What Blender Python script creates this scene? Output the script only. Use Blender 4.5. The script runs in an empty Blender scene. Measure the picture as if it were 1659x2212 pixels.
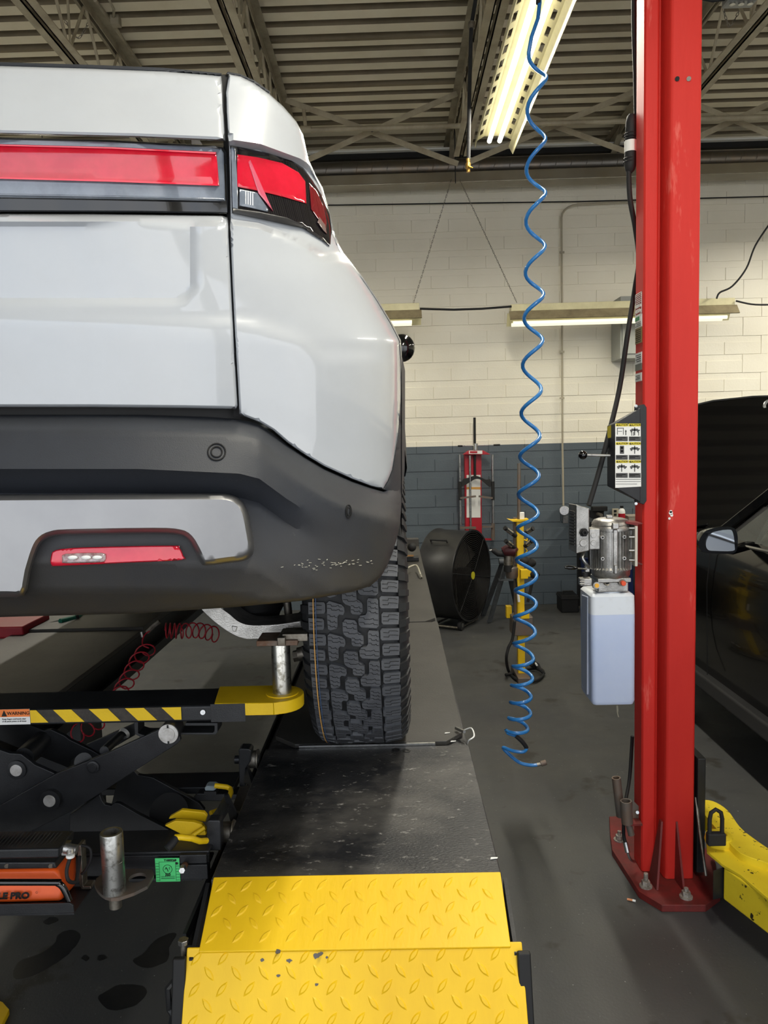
import bpy, bmesh, math, random
import numpy as np
from mathutils import Vector, Matrix
from mathutils.geometry import delaunay_2d_cdt
random.seed(7)
S = bpy.context.scene
C = S.collection
# ------------------------------------------------------------------ camera
F_PX, H0 = 1643.7, 1.89
PITCH, YAW, ROLL = -0.08934, 0.014374, -0.026446
def _rot():
    cp, sp, cy, sy, cr, sr = math.cos(PITCH), math.sin(PITCH), math.cos(YAW), math.sin(YAW), math.cos(ROLL), math.sin(ROLL)
    F = np.array([-sy*cp, cy*cp, sp]); R = np.array([cy, sy, 0.]); U = np.cross(R, F)
    return cr*R+sr*U, -sr*R+cr*U, F
RT, UP, FW = _rot()
cam_d = bpy.data.cameras.new('camera'); cam = bpy.data.objects.new('camera', cam_d); C.objects.link(cam)
cam_d.sensor_fit = 'VERTICAL'; cam_d.sensor_height = 36.0; cam_d.lens = F_PX/2212*36.0
cam_d.clip_start = 0.05; cam_d.clip_end = 200
cam.matrix_world = Matrix(((RT[0], UP[0], -FW[0], 0), (RT[1], UP[1], -FW[1], 0), (RT[2], UP[2], -FW[2], H0), (0, 0, 0, 1)))
S.camera = cam
# ------------------------------------------------------------------ world, exposure
S.view_settings.view_transform = 'Standard'; S.view_settings.look = 'None'
S.view_settings.gamma = 1.0; S.view_settings.use_curve_mapping = False
S.view_settings.exposure = 0.28
SKY_STRENGTH = 1.95
TUBE_STRENGTH = 2.0
TUBE_WATTS = 75.
sun_d = bpy.data.lights.new('sun', 'SUN'); sun_d.energy = 7.5; sun_d.angle = .02; sun_d.color = (1, .98, .96)
sun = bpy.data.objects.new('sun', sun_d); C.objects.link(sun); sun.rotation_euler = (math.radians(32), 0, math.radians(12))
w = bpy.data.worlds.new('world'); S.world = w; w.use_nodes = True
nt = w.node_tree; nt.nodes.clear()
def N(nt, typ, **kw):
    n = nt.nodes.new(typ)
    for k, v in kw.items():
        if k.startswith('_'): setattr(n, k[1:], v)
        else: n.inputs[k].default_value = v
    return n
out = N(nt, 'ShaderNodeOutputWorld'); bg = N(nt, 'ShaderNodeBackground', Strength=SKY_STRENGTH)
tc = N(nt, 'ShaderNodeTexCoord'); sep = N(nt, 'ShaderNodeSeparateXYZ'); nt.links.new(tc.outputs['Generated'], sep.inputs[0])
rmp = N(nt, 'ShaderNodeValToRGB'); nt.links.new(sep.outputs['Z'], rmp.inputs[0])
rmp.color_ramp.elements[0].position = 0.0; rmp.color_ramp.elements[0].color = (.86, .90, .95, 1)
rmp.color_ramp.elements[1].position = 0.8; rmp.color_ramp.elements[1].color = (.42, .58, .86, 1)
cl = N(nt, 'ShaderNodeTexNoise', Scale=2.2, Detail=6.0, Roughness=.6); nt.links.new(tc.outputs['Generated'], cl.inputs['Vector'])
cr2 = N(nt, 'ShaderNodeValToRGB'); cr2.color_ramp.elements[0].position = .42; cr2.color_ramp.elements[1].position = .62
nt.links.new(cl.outputs['Fac'], cr2.inputs[0])
mx = N(nt, 'ShaderNodeMix', _data_type='RGBA'); nt.links.new(cr2.outputs[0], mx.inputs[0]); nt.links.new(rmp.outputs[0], mx.inputs[6]); mx.inputs[7].default_value = (1.0, 1.0, 1.0, 1)
nt.links.new(mx.outputs[2], bg.inputs['Color']); nt.links.new(bg.outputs[0], out.inputs[0])
# ------------------------------------------------------------------ helpers
def ray(px, py):
    return FW + RT*(px-829.5)/F_PX - UP*(py-1106)/F_PX
def P(px, py, Y):
    d = ray(px, py); d = d*(Y/d[1]); return Vector((d[0], d[1], d[2]+H0))
def PZ(px, py, z):
    d = ray(px, py); d = d*((z-H0)/d[2]); return Vector((d[0], d[1], d[2]+H0))
def PX(px, py, x):
    d = ray(px, py); d = d*(x/d[0]); return Vector((d[0], d[1], d[2]+H0))
def lin(v): v /= 255.; return v/12.92 if v <= .04045 else ((v+.055)/1.055)**2.4
def rgb(r, g, b): return (lin(r), lin(g), lin(b), 1)
MATS = {}
def M(name, col, rough=.5, metal=0., col2=None, vs=6., lo=.4, hi=.7, bump=0., bs=120., coat=0., emit=None, es=0., trans=0., ior=1.45, stretch=None, spec=.5, col3=None, vs3=30., lo3=.6, hi3=.68, sss=0.):
    if name in MATS: return MATS[name]
    m = bpy.data.materials.new(name); m.use_nodes = True; t = m.node_tree; b = t.nodes['Principled BSDF']
    b.inputs['Base Color'].default_value = col; b.inputs['Roughness'].default_value = rough; b.inputs['Metallic'].default_value = metal
    b.inputs['Coat Weight'].default_value = coat; b.inputs['Coat Roughness'].default_value = .03
    b.inputs['IOR'].default_value = ior; b.inputs['Specular IOR Level'].default_value = spec
    if trans: b.inputs['Transmission Weight'].default_value = trans
    if sss: b.inputs['Subsurface Weight'].default_value = sss; b.inputs['Subsurface Radius'].default_value = (.05, .05, .05)
    g = N(t, 'ShaderNodeNewGeometry'); src = g.outputs['Position']
    if stretch:
        mp = N(t, 'ShaderNodeMapping'); mp.inputs['Scale'].default_value = stretch; t.links.new(src, mp.inputs[0]); src = mp.outputs[0]
    if col2:
        n = N(t, 'ShaderNodeTexNoise', Scale=vs, Detail=7., Roughness=.65); t.links.new(src, n.inputs['Vector'])
        r = N(t, 'ShaderNodeValToRGB'); r.color_ramp.elements[0].position = lo; r.color_ramp.elements[1].position = hi
        r.color_ramp.elements[0].color = col; r.color_ramp.elements[1].color = col2
        t.links.new(n.outputs['Fac'], r.inputs[0]); o = r.outputs[0]
        if col3:
            n3 = N(t, 'ShaderNodeTexNoise', Scale=vs3, Detail=5., Roughness=.7); t.links.new(src, n3.inputs['Vector'])
            r3 = N(t, 'ShaderNodeValToRGB'); r3.color_ramp.elements[0].position = lo3; r3.color_ramp.elements[1].position = hi3
            t.links.new(n3.outputs['Fac'], r3.inputs[0])
            x = N(t, 'ShaderNodeMix', _data_type='RGBA'); t.links.new(r3.outputs[0], x.inputs[0]); t.links.new(o, x.inputs[6]); x.inputs[7].default_value = col3; o = x.outputs[2]
        t.links.new(o, b.inputs['Base Color'])
    if bump:
        n2 = N(t, 'ShaderNodeTexNoise', Scale=bs, Detail=4.); t.links.new(src, n2.inputs['Vector'])
        bp = N(t, 'ShaderNodeBump', Strength=bump, Distance=.004); t.links.new(n2.outputs['Fac'], bp.inputs['Height']); t.links.new(bp.outputs[0], b.inputs['Normal'])
    if emit: b.inputs['Emission Color'].default_value = emit; b.inputs['Emission Strength'].default_value = es
    MATS[name] = m; return m

class MB:
    def __init__(s): s.v = []; s.f = []; s.mi = []
    def add(s, vs, fs, mi=0):
        o = len(s.v); s.v += [Vector(v) for v in vs]; s.f += [tuple(i+o for i in f) for f in fs]; s.mi += [mi]*len(fs); return s
    def box(s, lo, hi, mi=0):
        (a, b, c), (d, e, f) = lo, hi
        return s.add([(a,b,c),(d,b,c),(d,e,c),(a,e,c),(a,b,f),(d,b,f),(d,e,f),(a,e,f)], [(0,3,2,1),(4,5,6,7),(0,1,5,4),(1,2,6,5),(2,3,7,6),(3,0,4,7)], mi)
    def cbox(s, c, d, mi=0): return s.box([c[i]-d[i]/2 for i in range(3)], [c[i]+d[i]/2 for i in range(3)], mi)
    def prism(s, poly, off, mi=0):
        n = len(poly); off = Vector(off); p = [Vector(v) for v in poly]
        return s.add(p+[v+off for v in p], [tuple(range(n)), tuple(range(2*n-1, n-1, -1))]+[(i, i+n, (i+1) % n+n, (i+1) % n) for i in range(n)], mi)
    def pp(s, poly, Y, th, mi=0): return s.prism([P(x, y, Y) for x, y in poly], (0, th, 0), mi)
    def bar(s, a, b, w, h, up=(0, 0, 1), mi=0):
        a, b = Vector(a), Vector(b); d = (b-a).normalized(); u = Vector(up)
        if abs(d.dot(u)) > .98: u = Vector((0, 1, 0))
        x = d.cross(u).normalized(); y = x.cross(d).normalized()
        return s.prism([a+x*(i*w/2)+y*(j*h/2) for i, j in ((-1,-1),(1,-1),(1,1),(-1,1))], b-a, mi)
    def tube(s, pts, r, n=10, mi=0, cap=True, closed=False):
        pts = [Vector(p) for p in pts]; m = len(pts); rr = r if isinstance(r, (list, tuple)) else [r]*m
        prev = None; vs = []
        for i, p in enumerate(pts):
            if closed: t = (pts[(i+1) % m]-pts[i-1])
            else: t = (pts[min(i+1, m-1)]-pts[max(i-1, 0)])
            t.normalize()
            if prev is None:
                u = Vector((0, 0, 1)) if abs(t.z) < .9 else Vector((1, 0, 0)); x = t.cross(u).normalized()
            else: x = (prev-t*prev.dot(t)).normalized()
            prev = x; y = t.cross(x)
            for k in range(n):
                a = 2*math.pi*k/n; vs.append(p+(x*math.cos(a)+y*math.sin(a))*rr[i])
        fs = []
        for i in range(m if closed else m-1):
            j = (i+1) % m
            for k in range(n): fs.append((i*n+k, i*n+(k+1) % n, j*n+(k+1) % n, j*n+k))
        if cap and not closed: fs += [tuple(range(n-1, -1, -1)), tuple(range((m-1)*n, m*n))]
        return s.add(vs, fs, mi)
    def cyl(s, a, b, r, n=20, r2=None, mi=0): return s.tube([a, b], [r, r if r2 is None else r2], n, mi)
    def lathe(s, prof, o, axis=(0, 0, 1), n=32, mi=0, closed=False):
        # prof: (radius, height along axis)
        ax = Vector(axis).normalized(); u = Vector((0, 0, 1)) if abs(ax.z) < .9 else Vector((1, 0, 0))
        x = ax.cross(u).normalized(); y = ax.cross(x); o = Vector(o); vs = []; m = len(prof)
        for r, h in prof:
            for k in range(n):
                a = 2*math.pi*k/n; vs.append(o+ax*h+(x*math.cos(a)+y*math.sin(a))*max(r, 1e-5))
        fs = []
        for i in range(m if closed else m-1):
            j = (i+1) % m
            for k in range(n): fs.append((i*n+k, j*n+k, j*n+(k+1) % n, i*n+(k+1) % n))
        return s.add(vs, fs, mi)
    def sphere(s, c, r, n=14, sc=(1, 1, 1), mi=0):
        prof = [(math.sin(math.pi*i/n), -math.cos(math.pi*i/n)) for i in range(n+1)]
        b = MB().lathe(prof, (0, 0, 0), n=n*2)
        return s.add([Vector((v.x*r*sc[0]+c[0], v.y*r*sc[1]+c[1], v.z*r*sc[2]+c[2])) for v in b.v], b.f, mi)
    def build(s, name, mats, parent=None, bev=0., smooth=False, seg=2, origin=None):
        if not isinstance(mats, (list, tuple)): mats = [mats]
        vs = s.v
        if origin is None:
            lo = [min(v[i] for v in vs) for i in range(3)]; hi = [max(v[i] for v in vs) for i in range(3)]
            origin = Vector(((lo[0]+hi[0])/2, (lo[1]+hi[1])/2, lo[2]))
        me = bpy.data.meshes.new(name); me.from_pydata([v-origin for v in vs], [], s.f)
        for m in mats: me.materials.append(m)
        if len(mats) > 1:
            for p, i in zip(me.polygons, s.mi): p.material_index = i
        bm = bmesh.new(); bm.from_mesh(me); bmesh.ops.recalc_face_normals(bm, faces=bm.faces); bm.to_mesh(me); bm.free()
        if smooth:
            me.polygons.foreach_set('use_smooth', [True]*len(me.polygons))
            if smooth != 'all': me.set_sharp_from_angle(angle=math.radians(38))
        o = bpy.data.objects.new(name, me); C.objects.link(o)
        if parent: o.parent = parent; o.location = origin-wloc(parent)
        else: o.location = origin
        if bev:
            md = o.modifiers.new('bevel', 'BEVEL'); md.width = bev; md.segments = seg; md.limit_method = 'ANGLE'; md.angle_limit = math.radians(35)
            if not smooth:
                me.polygons.foreach_set('use_smooth', [True]*len(me.polygons)); me.set_sharp_from_angle(angle=math.radians(30))
                md.harden_normals = True
        return o
def wloc(o):
    v = Vector(o.location)
    while o.parent: o = o.parent; v += Vector(o.location)
    return v
def tag(o, label=None, cat=None, group=None, kind=None):
    if label: o['label'] = label
    if cat: o['category'] = cat
    if group: o['group'] = group
    if kind: o['kind'] = kind
    return o
def thing(name, label, cat, loc, group=None):
    o = bpy.data.objects.new(name, None); o.empty_display_size = .1; C.objects.link(o); o.location = loc
    return tag(o, label, cat, group)
def text(s, loc, size, mat, parent, name='lettering', ax=(1, 0, 0), ay=(0, 0, 1), align='CENTER', sx=1., shear=0., bold=0., label=None):
    cu = bpy.data.curves.new(name, 'FONT'); cu.body = s; cu.size = size; cu.align_x = align; cu.align_y = 'CENTER'; cu.shear = shear; cu.offset = bold; cu.resolution_u = 3
    cu.extrude = 0.0004
    t = bpy.data.objects.new('tmp', cu); C.objects.link(t); bpy.context.view_layer.update()
    me = bpy.data.meshes.new_from_object(t); bpy.data.objects.remove(t); me.name = name
    me.materials.clear(); me.materials.append(mat)
    ax = Vector(ax).normalized(); ay = Vector(ay).normalized(); az = ax.cross(ay)
    m = Matrix((ax*sx, ay, az)).transposed()
    for v in me.vertices: v.co = m @ v.co
    o = bpy.data.objects.new(name, me); C.objects.link(o); o.parent = parent; o.location = Vector(loc)-(wloc(parent) if parent else Vector())
    if label: o['label'] = label
    return o
def catmull(pts, n=8, closed=False):
    pts = [Vector(p) for p in pts]; out = []; m = len(pts)
    for i in range(m if closed else m-1):
        g = (lambda k: pts[k % m]) if closed else (lambda k: pts[max(0, min(m-1, k))])
        a, b, c, d = g(i-1), g(i), g(i+1), g(i+2)
        for j in range(n):
            t = j/n; out.append(.5*((2*b)+(c-a)*t+(2*a-5*b+4*c-d)*t*t+(3*b-a-3*c+d)*t**3))
    if not closed: out.append(pts[-1])
    return out
def c2(pts, n=6, closed=False): return [(v.x, v.y) for v in catmull([(x, y, 0) for x, y in pts], n, closed)]
def copy_tree(o, parent=None):
    c = o.copy(); C.objects.link(c); c.parent = parent
    for ch in list(o.children): copy_tree(ch, c)
    return c
# ------------------------------------------------------------------ materials
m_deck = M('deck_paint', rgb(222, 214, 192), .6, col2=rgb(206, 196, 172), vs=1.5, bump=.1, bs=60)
m_flute = M('shaded_deck_flute', rgb(128, 116, 94), .8, col2=rgb(104, 94, 74), vs=2)  # darker version of the deck paint, shade of the rib recesses put into colour
m_steel_cream = M('cream_steel', rgb(172, 162, 138), .5, col2=rgb(140, 128, 106), vs=4)
m_steel_dk = M('dusty_steel', rgb(150, 142, 122), .6, col2=rgb(112, 102, 84), vs=5)
m_black = M('black_paint', rgb(24, 25, 27), .42, col2=rgb(44, 45, 46), vs=9, lo=.45, hi=.85, bump=.15, bs=300)
m_blackgl = M('black_gloss', rgb(8, 8, 9), .12, coat=.6)
m_rub = M('rubber', rgb(28, 28, 29), .7)
m_zinc = M('zinc', rgb(190, 190, 188), .32, 1., col2=rgb(120, 120, 118), vs=40, lo=.5, hi=.75)
m_dzinc = M('dull_zinc', rgb(150, 145, 135), .5, .9, col2=rgb(90, 80, 68), vs=25)
m_alu = M('cast_aluminium', rgb(186, 184, 180), .38, .9, col2=rgb(140, 138, 134), vs=20, bump=.25, bs=250)
m_yel = M('safety_yellow', rgb(232, 192, 18), .45, col2=rgb(218, 176, 10), vs=8, lo=.5, hi=.8, bump=.1, bs=200)
m_white = M('white_print', rgb(230, 230, 226), .5)
m_blk = M('black_print', rgb(14, 14, 14), .6)
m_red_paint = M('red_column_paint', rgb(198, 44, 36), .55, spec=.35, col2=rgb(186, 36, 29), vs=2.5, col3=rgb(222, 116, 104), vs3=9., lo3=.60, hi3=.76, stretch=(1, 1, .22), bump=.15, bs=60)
m_red_dk = M('red_base_paint', rgb(120, 34, 32), .55, col2=rgb(78, 32, 28), vs=7, bump=.2, bs=80)
m_conc = M('concrete_out', rgb(176, 176, 174), .9, col2=rgb(158, 158, 157), vs=1.2)
# two-tone painted blockwork: cream above a line, slate below
def wall_mat():
    m = bpy.data.materials.new('two_tone_block_paint'); m.use_nodes = True; t = m.node_tree; b = t.nodes['Principled BSDF']; b.inputs['Roughness'].default_value = .55
    g = N(t, 'ShaderNodeNewGeometry'); sp = N(t, 'ShaderNodeSeparateXYZ'); t.links.new(g.outputs['Position'], sp.inputs[0])
    n = N(t, 'ShaderNodeTexNoise', Scale=1.3, Detail=6.); t.links.new(g.outputs['Position'], n.inputs['Vector'])
    def rp(a, c, d, e):
        r = N(t, 'ShaderNodeValToRGB'); r.color_ramp.elements[0].position = a; r.color_ramp.elements[1].position = c; r.color_ramp.elements[0].color = d; r.color_ramp.elements[1].color = e; t.links.new(n.outputs['Fac'], r.inputs[0]); return r
    cr = rp(.35, .7, rgb(240, 235, 220), rgb(231, 225, 208)); sl = rp(.35, .7, rgb(90, 100, 108), rgb(76, 86, 94))
    gt = N(t, 'ShaderNodeMath', _operation='GREATER_THAN'); gt.inputs[1].default_value = 1.845; t.links.new(sp.outputs['Z'], gt.inputs[0])
    x = N(t, 'ShaderNodeMix', _data_type='RGBA'); t.links.new(gt.outputs[0], x.inputs[0]); t.links.new(sl.outputs[0], x.inputs[6]); t.links.new(cr.outputs[0], x.inputs[7]); t.links.new(x.outputs[2], b.inputs['Base Color'])
    n2 = N(t, 'ShaderNodeTexNoise', Scale=60., Detail=6.); t.links.new(g.outputs['Position'], n2.inputs['Vector'])
    bp = N(t, 'ShaderNodeBump', Strength=.5, Distance=.004); t.links.new(n2.outputs['Fac'], bp.inputs['Height']); t.links.new(bp.outputs[0], b.inputs['Normal'])
    return m
m_wall = wall_mat()
def floor_mat():
    m = bpy.data.materials.new('worn_floor_paint'); m.use_nodes = True; t = m.node_tree; b = t.nodes['Principled BSDF']
    g = N(t, 'ShaderNodeNewGeometry'); P_ = g.outputs['Position']
    def noise(sc, det=5., rough=.6): n = N(t, 'ShaderNodeTexNoise', Scale=sc, Detail=det, Roughness=rough); t.links.new(P_, n.inputs['Vector']); return n
    def ramp(src, a, c, d=(0, 0, 0, 1), e=(1, 1, 1, 1)):
        r = N(t, 'ShaderNodeValToRGB'); r.color_ramp.elements[0].position = a; r.color_ramp.elements[1].position = c; r.color_ramp.elements[0].color = d; r.color_ramp.elements[1].color = e; t.links.new(src, r.inputs[0]); return r.outputs[0]
    def mix(f, a, bcol):
        x = N(t, 'ShaderNodeMix', _data_type='RGBA'); t.links.new(f, x.inputs[0]); t.links.new(a, x.inputs[6])
        if isinstance(bcol, tuple): x.inputs[7].default_value = bcol
        else: t.links.new(bcol, x.inputs[7])
        return x.outputs[2]
    base = ramp(noise(1.1).outputs['Fac'], .35, .7, rgb(74, 74, 71), rgb(62, 63, 65))
    o = mix(ramp(noise(3.2, 4.).outputs['Fac'], .60, .66), base, rgb(52, 50, 46))
    o = mix(ramp(noise(70., 3.).outputs['Fac'], .70, .74), o, rgb(158, 158, 156))
    o = mix(ramp(noise(9., 8., .75).outputs['Fac'], .62, .80), o, rgb(120, 119, 115))
    t.links.new(o, b.inputs['Base Color'])
    rr = ramp(noise(2.5).outputs['Fac'], .3, .7, (.42, .42, .42, 1), (.62, .62, .62, 1)); t.links.new(rr, b.inputs['Roughness'])
    n2 = noise(90., 5.); bp = N(t, 'ShaderNodeBump', Strength=.25, Distance=.003); t.links.new(n2.outputs['Fac'], bp.inputs['Height']); t.links.new(bp.outputs[0], b.inputs['Normal'])
    return m
m_floor = floor_mat()
# ------------------------------------------------------------------ room shell
def st(o, label=None): return tag(o, label, kind='structure')
X0, X1, YB, YF, ZC = -5.2, 7.2, 8.66, -3.0, 5.12
st(MB().box((X0, YF, -.1), (X1, YB+.2, 0)).build('floor', m_floor))
st(MB().box((-30, -40, -.16), (30, YF, -.03)).build('trim_1', m_conc), 'pale concrete apron outside the open bay doors')
wall = st(MB().box((X0-.2, YB+.003, 0), (X1+.2, YB+.3, ZC+.4)).build('wall_back', m_wall))
st(MB().box((X0-.2, YF, 0), (X0, YB+.02, ZC+.4)).build('wall_left', m_wall))
st(MB().box((X1, YF, 0), (X1+.2, YB+.02, ZC+.4)).build('wall_right', m_wall))
fw = MB()
for a, b in ((X0-.2, -4.9), (1.5, 1.9), (6.9, X1+.2)): fw.box((a, YF-.2, 0), (b, YF, ZC+.4))
fw.box((X0-.2, YF-.2, 4.3), (X1+.2, YF, ZC+.4))
st(fw.build('wall_front', m_wall))
ceil = st(MB().box((X0-.2, YF-.2, ZC+.14), (X1+.2, YB+.3, ZC+.2)).build('ceiling', m_deck))
# ribbed roof deck sheets, four ribs each
k = 0; yy = 8.79
while yy > YF:
    m = MB(); y0 = yy-.8; prof = []
    for r in range(4):
        b = y0+r*.2; prof += [(b, 0), (b+.115, 0), (b+.125, .08), (b+.188, .08), (b+.2, 0)]
    prof.append((y0+.8+.03, -.003)); xa, xb = X0, X1
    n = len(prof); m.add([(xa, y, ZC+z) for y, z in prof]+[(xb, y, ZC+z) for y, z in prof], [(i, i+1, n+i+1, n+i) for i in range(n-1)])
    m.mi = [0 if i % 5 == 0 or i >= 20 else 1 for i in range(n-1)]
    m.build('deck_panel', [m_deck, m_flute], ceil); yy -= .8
# wet oil stains on the floor between the runways
m_oil = M('oil_stain', rgb(34, 34, 34), .3, col2=rgb(46, 45, 43), vs=9)
for pts_ in ([(590, 940), (660, 1000), (560, 1130), (440, 1220), (250, 1320), (110, 1330), (150, 1200), (330, 1130), (440, 1050), (480, 970)], [(1440, 975), (1380, 1080), (1360, 1190), (1200, 1250), (1080, 1190), (1180, 1120), (1260, 1030), (1370, 970)], [(1160, 1395), (1190, 1470), (1080, 1560), (900, 1590), (800, 1500), (860, 1440), (980, 1385)], [(410, 830), (480, 850), (420, 890), (350, 880)], [(690, 1140), (730, 1165), (700, 1190), (665, 1170)], [(820, 1140), (875, 1160), (830, 1185), (790, 1180)]):
    q_ = c2([(x*.2652, 1760+y*.2652) for x, y in pts_], 4, True)
    MB().prism([PZ(x+random.uniform(-1, 1), y+random.uniform(-1, 1), .0006) for x, y in q_], (0, 0, -.0005)).build('oil_stain', m_oil, C.objects['floor'])
# concrete blocks
T = lambda j: (1.076+.4064*j)  # joint x
blocks = []
for r in range(0, 26):
    z = .2032*(r-.32)
    for j in range(-5, 11):
        x = T(j+(0 if r % 2 == 1 else .5)); pxn = 849+x/8.64*1643
        vis = (abs(x-.9) if z < 2 else abs(x-1.2))
        blocks.append((vis, x, z))
blocks.sort(key=lambda b: b[0])
bmk = MB().box((.0012, 0, .0015), (.4052, .03, .2017))
proto = bmk.build('block', m_wall, wall, origin=Vector((0, 0, 0)))
bv = bmesh.new(); bv.from_mesh(proto.data); bmesh.ops.bevel(bv, geom=[e for e in bv.edges if all(v.co.y < .001 for v in e.verts)], offset=.0038, segments=1, affect='EDGES'); bv.to_mesh(proto.data); bv.free()
rest = MB()
first = True
for i, (v, x, z) in enumerate(blocks):
    if z+.2 > ZC+.05: continue
    dy = random.uniform(-.001, .001)
    if i < 300:
        o = proto if first else proto.copy()
        if not first: C.objects.link(o); o.parent = wall
        first = False
        o.location = Vector((x, YB+dy-.004, max(z, 0)))-wall.location
        if z < 0: o.scale = (1, 1, (.2032+z)/.2032)
    else: rest.box((x+.0012, YB+dy-.004, max(z, 0)+.0015), (x+.4052, YB+.03, z+.2017))
tag(rest.build('block_field', m_wall, wall), kind='stuff')
# ------------------------------------------------------------------ roof joists
ZB, ZT = 4.53, 5.06
for jx, lab in ((-.96, 'open web steel roof joist above the pickup tail corner'), (.70, 'open web steel roof joist beside the large fluorescent light'), (2.42, 'open web steel roof joist passing behind and right of the red column'), (-2.1, 'open web steel roof joist at the top left corner over the tailgate')):
    t = thing('roof_joist', lab, 'joist', (jx, 4.0, ZB), 'roof joists under the ribbed deck')
    m = MB(); m.box((jx-.075, YF, ZT), (jx-.012, YB, ZT+.01)); m.box((jx+.012, YF, ZT), (jx+.075, YB, ZT+.01)); m.box((jx-.02, YF, ZT-.06), (jx-.012, YB, ZT)); m.box((jx+.012, YF, ZT-.06), (jx+.02, YB, ZT))
    m.build('top_chord', m_steel_dk, t)
    m = MB(); ye = 7.35; m.box((jx-.07, YF, ZB), (jx-.012, ye, ZB+.008)); m.box((jx+.012, YF, ZB), (jx+.07, ye, ZB+.008)); m.box((jx-.02, YF, ZB), (jx-.012, ye, ZB+.06)); m.box((jx+.012, YF, ZB), (jx+.02, ye, ZB+.06))
    m.build('bottom_chord', m_steel_cream, t)
    y = 7.3; s = 0
    while y > 1.2:
        a, b = (y, y-.33)
        MB().cyl((jx, a, ZB+.03), (jx, b, ZT-.02), .011, 8).build('web_bar', m_steel_cream, t)
        MB().cyl((jx, b-.33, ZB+.03), (jx, b, ZT-.02), .011, 8).build('web_bar', m_steel_cream, t)
        if s % 2 == 0: MB().cyl((jx+.01, b-.33, ZB+.03), (jx+.01, b-.33, ZT-.02), .009, 8).build('web_bar', m_steel_cream, t)
        y -= .66; s += 1
    MB().bar((jx, 7.35, ZB+.03), (jx, 7.9, ZT), .03, .03).build('web_bar', m_steel_cream, t)
    MB().bar((jx, 8.62, ZT-.25), (jx, 8.1, ZT), .06, .02).build('bearing_seat', m_steel_dk, t)
def brace(xa, xb, lab):
    t = thing('cross_brace', lab, 'brace', ((xa+xb)/2, 7.25, ZB), 'cross braces between the joists')
    MB().bar((xa, 7.25, ZT-.02), (xb, 7.25, ZB-.1), .006, .05, up=(0, 0, 1)).build('brace_angle', m_steel_cream, t)
    MB().bar((xa, 7.23, ZB-.1), (xb, 7.23, ZT-.02), .006, .05, up=(0, 0, 1)).build('brace_angle', m_steel_cream, t)
    MB().cyl(((xa+xb)/2, 7.26, (ZB+ZT)/2-.06), ((xa+xb)/2, 7.21, (ZB+ZT)/2-.06), .012, 8).build('bolt', m_dzinc, t)
brace(-.90, .66, 'pale steel cross brace between pickup and fluorescent light')
brace(.74, 2.36, 'pale steel cross brace running behind the blue coil hose')
brace(2.46, 3.9, 'pale steel cross brace at right of the red column')
t = thing('ceiling_pipe', 'cream painted horizontal pipe with tee crossing the cross braces', 'pipe', (1.5, 7.1, 4.75))
MB().cyl(P(668, 281, 7.05), P(1700, 252, 7.05), .022, 12).build('pipe_run', m_steel_cream, t, smooth=True)
MB().cyl(P(656, 236, 7.05), P(660, 276, 7.05), .016, 12).build('riser', m_steel_cream, t, smooth=True)
MB().cyl(P(650, 280, 7.05), P(672, 280, 7.05), .032, 12).build('tee', m_steel_cream, t, smooth=True)
t = thing('electrical_conduit', 'thin conduit with junction box under the deck, upper left', 'conduit', P(230, 60, 5.4))
MB().tube([P(205, 0, 5.2), P(238, 43, 5.5), P(304, 142, 6.6)], .012, 8).build('conduit_tube', m_steel_dk, t, smooth=True)
MB().tube([P(236, 0, 5.2), P(246, 20, 5.3), P(245, 40, 5.45)], .009, 8).build('conduit_tube', m_steel_dk, t, smooth=True)
MB().cbox(P(250, 46, 5.45), (.06, .06, .06)).build('junction_box', m_steel_dk, t, bev=.004)
t = thing('junction_box', 'grey cluster of outlet boxes at the top right corner', 'box', P(1600, 0, 4.6))
MB().cbox(P(1598, -2, 4.6), (.17, .09, .06)).build('box_body', M('galv', rgb(150, 152, 152), .45, .7), t, bev=.01)
for dx in (-.05, 0, .05): MB().cyl(P(1598, 8, 4.6)+Vector((dx, -.02, 0)), P(1598, 8, 4.6)+Vector((dx, -.02, -.015)), .016, 12).build('knockout', m_zinc, t)
MB().tube([P(1500, -6, 4.6), P(1540, 2, 4.6), P(1570, -2, 4.6)], .008, 8).build('cable', m_rub, t, smooth=True)
def chain(pts, r=.006, pitch=.026, name='chain', parent=None, mat=None, lab=None):
    pts = [Vector(p) for p in pts]; m = MB(); d = 0; q = []
    seg = [(a, b, (b-a).length) for a, b in zip(pts, pts[1:])]; tot = sum(s[2] for s in seg); n = int(tot/pitch)
    for i in range(n):
        s = (i+.5)*pitch
        for a, b, l in seg:
            if s <= l: break
            s -= l
        c = a+(b-a)*min(1, s/l); d = (b-a).normalized(); u = d.cross(Vector((0, 1, 0))).normalized(); v = d.cross(u) if i % 2 else u
        ring = [c+d*(math.cos(k*math.pi/3)*pitch*.68)+v*(math.sin(k*math.pi/3)*r) for k in range(6)]
        m.tube(ring, r*.3, 4, closed=True)
    o = m.build(name, mat or m_dzinc, parent)
    if lab: tag(o, lab, 'chain')
    return o
cc = lambda a, b, c, Y: catmull([P(*a, Y), P(*b, Y), P(*c, Y)], 6)
chain(cc((140, 45), (168, 82), (193, 46), 5.75), r=.008, lab='short sagging chain under the deck at upper left')
chain(cc((1562, 18), (1577, 56), (1601, 14), 5.6), r=.008, lab='short sagging chain under the deck at upper right')
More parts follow.
